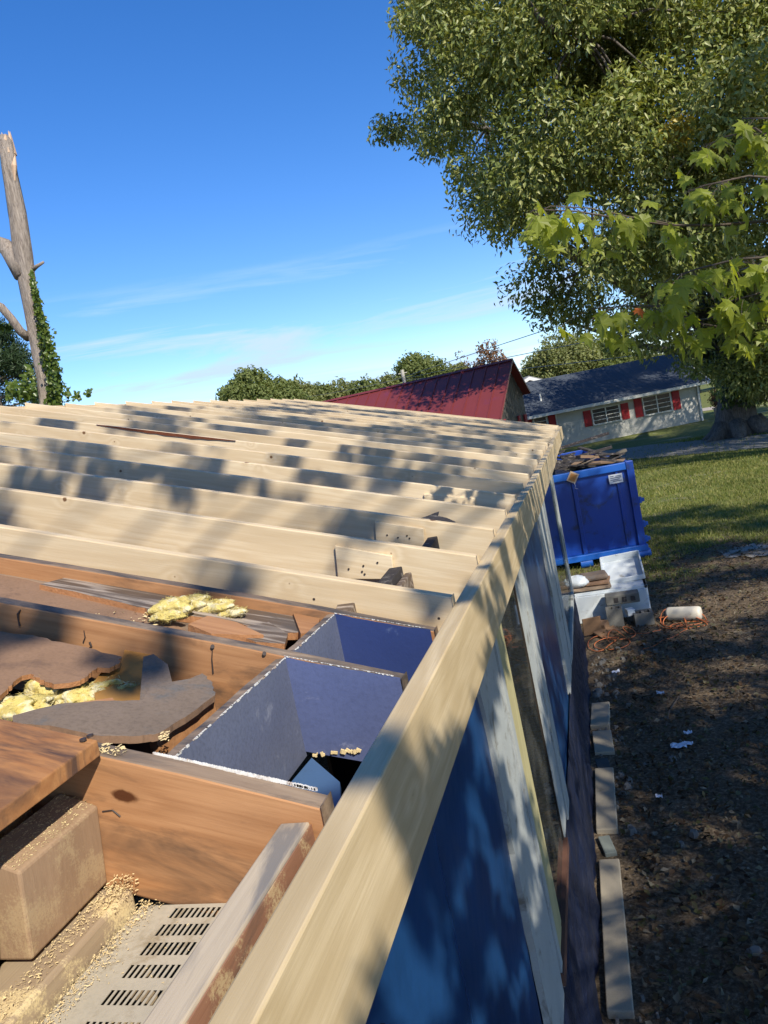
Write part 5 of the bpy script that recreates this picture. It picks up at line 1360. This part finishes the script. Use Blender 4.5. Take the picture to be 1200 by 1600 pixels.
def yard_tree():
    b = Vector((13.5, 17.5, -2.85)); o = empty('yard_tree', b, 'broad leafy tree beyond the right edge that shades the driveway and the barn', 'tree')
    cen = []; rad = []
    def shade(n, x0, x1, y0, y1, z0, z1, t0, t1, ra, rb):
        for _ in range(n):
            c = Vector((random.uniform(x0, x1), random.uniform(y0, y1), random.uniform(z0, z1)))+TOSUN*random.uniform(t0, t1)
            q = c.dot(fwd)
            if q > .2:
                X = 600+F*c.dot(RR)/q; Y = 800-F*c.dot(UU)/q; mg = 1.2/q*F+20
                if -mg < X < 1200+mg and -mg < Y < 1600+mg: continue
            cen.append(tuple(c)); rad.append(random.uniform(ra, rb))
    shade(60, 1.5, 8, 27, 38, -2.8, -2.8, 13, 19, .6, 1.1)
    shade(34, 0, 4.2, 25, 28, .2, 1.6, 15, 20, .5, 1.0)
    c_ = np.array(cen); V, Fq = clumps_to_leaves(c_, np.array(rad), 260, .17, .11, .3, .3); np_mesh('crown', V, Fq, M_green, o)
    MB().tube([b, b+Vector((0, 0, 3)), b+Vector((-.5, .3, 7)), b+Vector((-1.2, .5, 11))], [.45, .36, .28, .12], 10, wob=.3).build('trunk', M_bark, o, smooth=True)
    mb = MB()
    for k in range(0, len(cen), 2):
        c = Vector(cen[k]); a = b+Vector((-.3, .2, random.uniform(3.5, 8))); mb.tube([a, a.lerp(c, .5)+Vector((0, 0, .5)), c], [.12, .07, .02], 5)
    mb.build('limbs', M_bark, o)
yard_tree()

# ------------------------------------------------------------------ utility pole and wires
def wires():
    D = 60; t = P(628, 578, D); b = Vector((t.x, t.y, -2.85))
    o = empty('utility_pole', b, 'thin pale utility pole rising above the far treeline', 'utility pole')
    Mp = plain('pole_wood', (.45, .42, .36), .8, .2, .2, 3, 0); Mwire = plain('wire', (.16, .17, .18), .5, .3, .1, 3, 0)
    MB().tube([b, t], .13, 8).build('pole', Mp, o); r = r0.normalized()
    MB().obox(t-Vector((0, 0, .25)), (.7, .06, .06), Matrix.Rotation(HEAD, 3, 'Z')).build('crossarm', Mp, o)
    ends = [((628, 590, 60), (870, 510, 34), (1250, 395, 18), 'upper wire running from the pole up behind the oak'), ((628, 592, 60), (860, 545, 40), (1250, 470, 22), 'middle wire sagging over the barn ridge'), ((628, 594, 60), (870, 570, 44), (1250, 520, 26), 'lower wire just above the white house roof'),
            ((628, 590, 60), (500, 617, 66), (330, 640, 80), 'wire running left from the pole in front of the treeline')]
    for a, m, c, lab in ends:
        A, B_, C_ = P(*a), P(*m), P(*c); pts = []
        for k in range(25):
            t_ = k/24; pts.append(A*(1-t_)*(1-2*t_)+B_*4*t_*(1-t_)+C_*t_*(2*t_-1))
        q = MB().tube(pts, .022, 4).build('power_wire', Mwire); tag(q, lab, 'wire')
wires()

for ob in bpy.data.objects:
    if ob.type == 'EMPTY': ob.hide_render = False
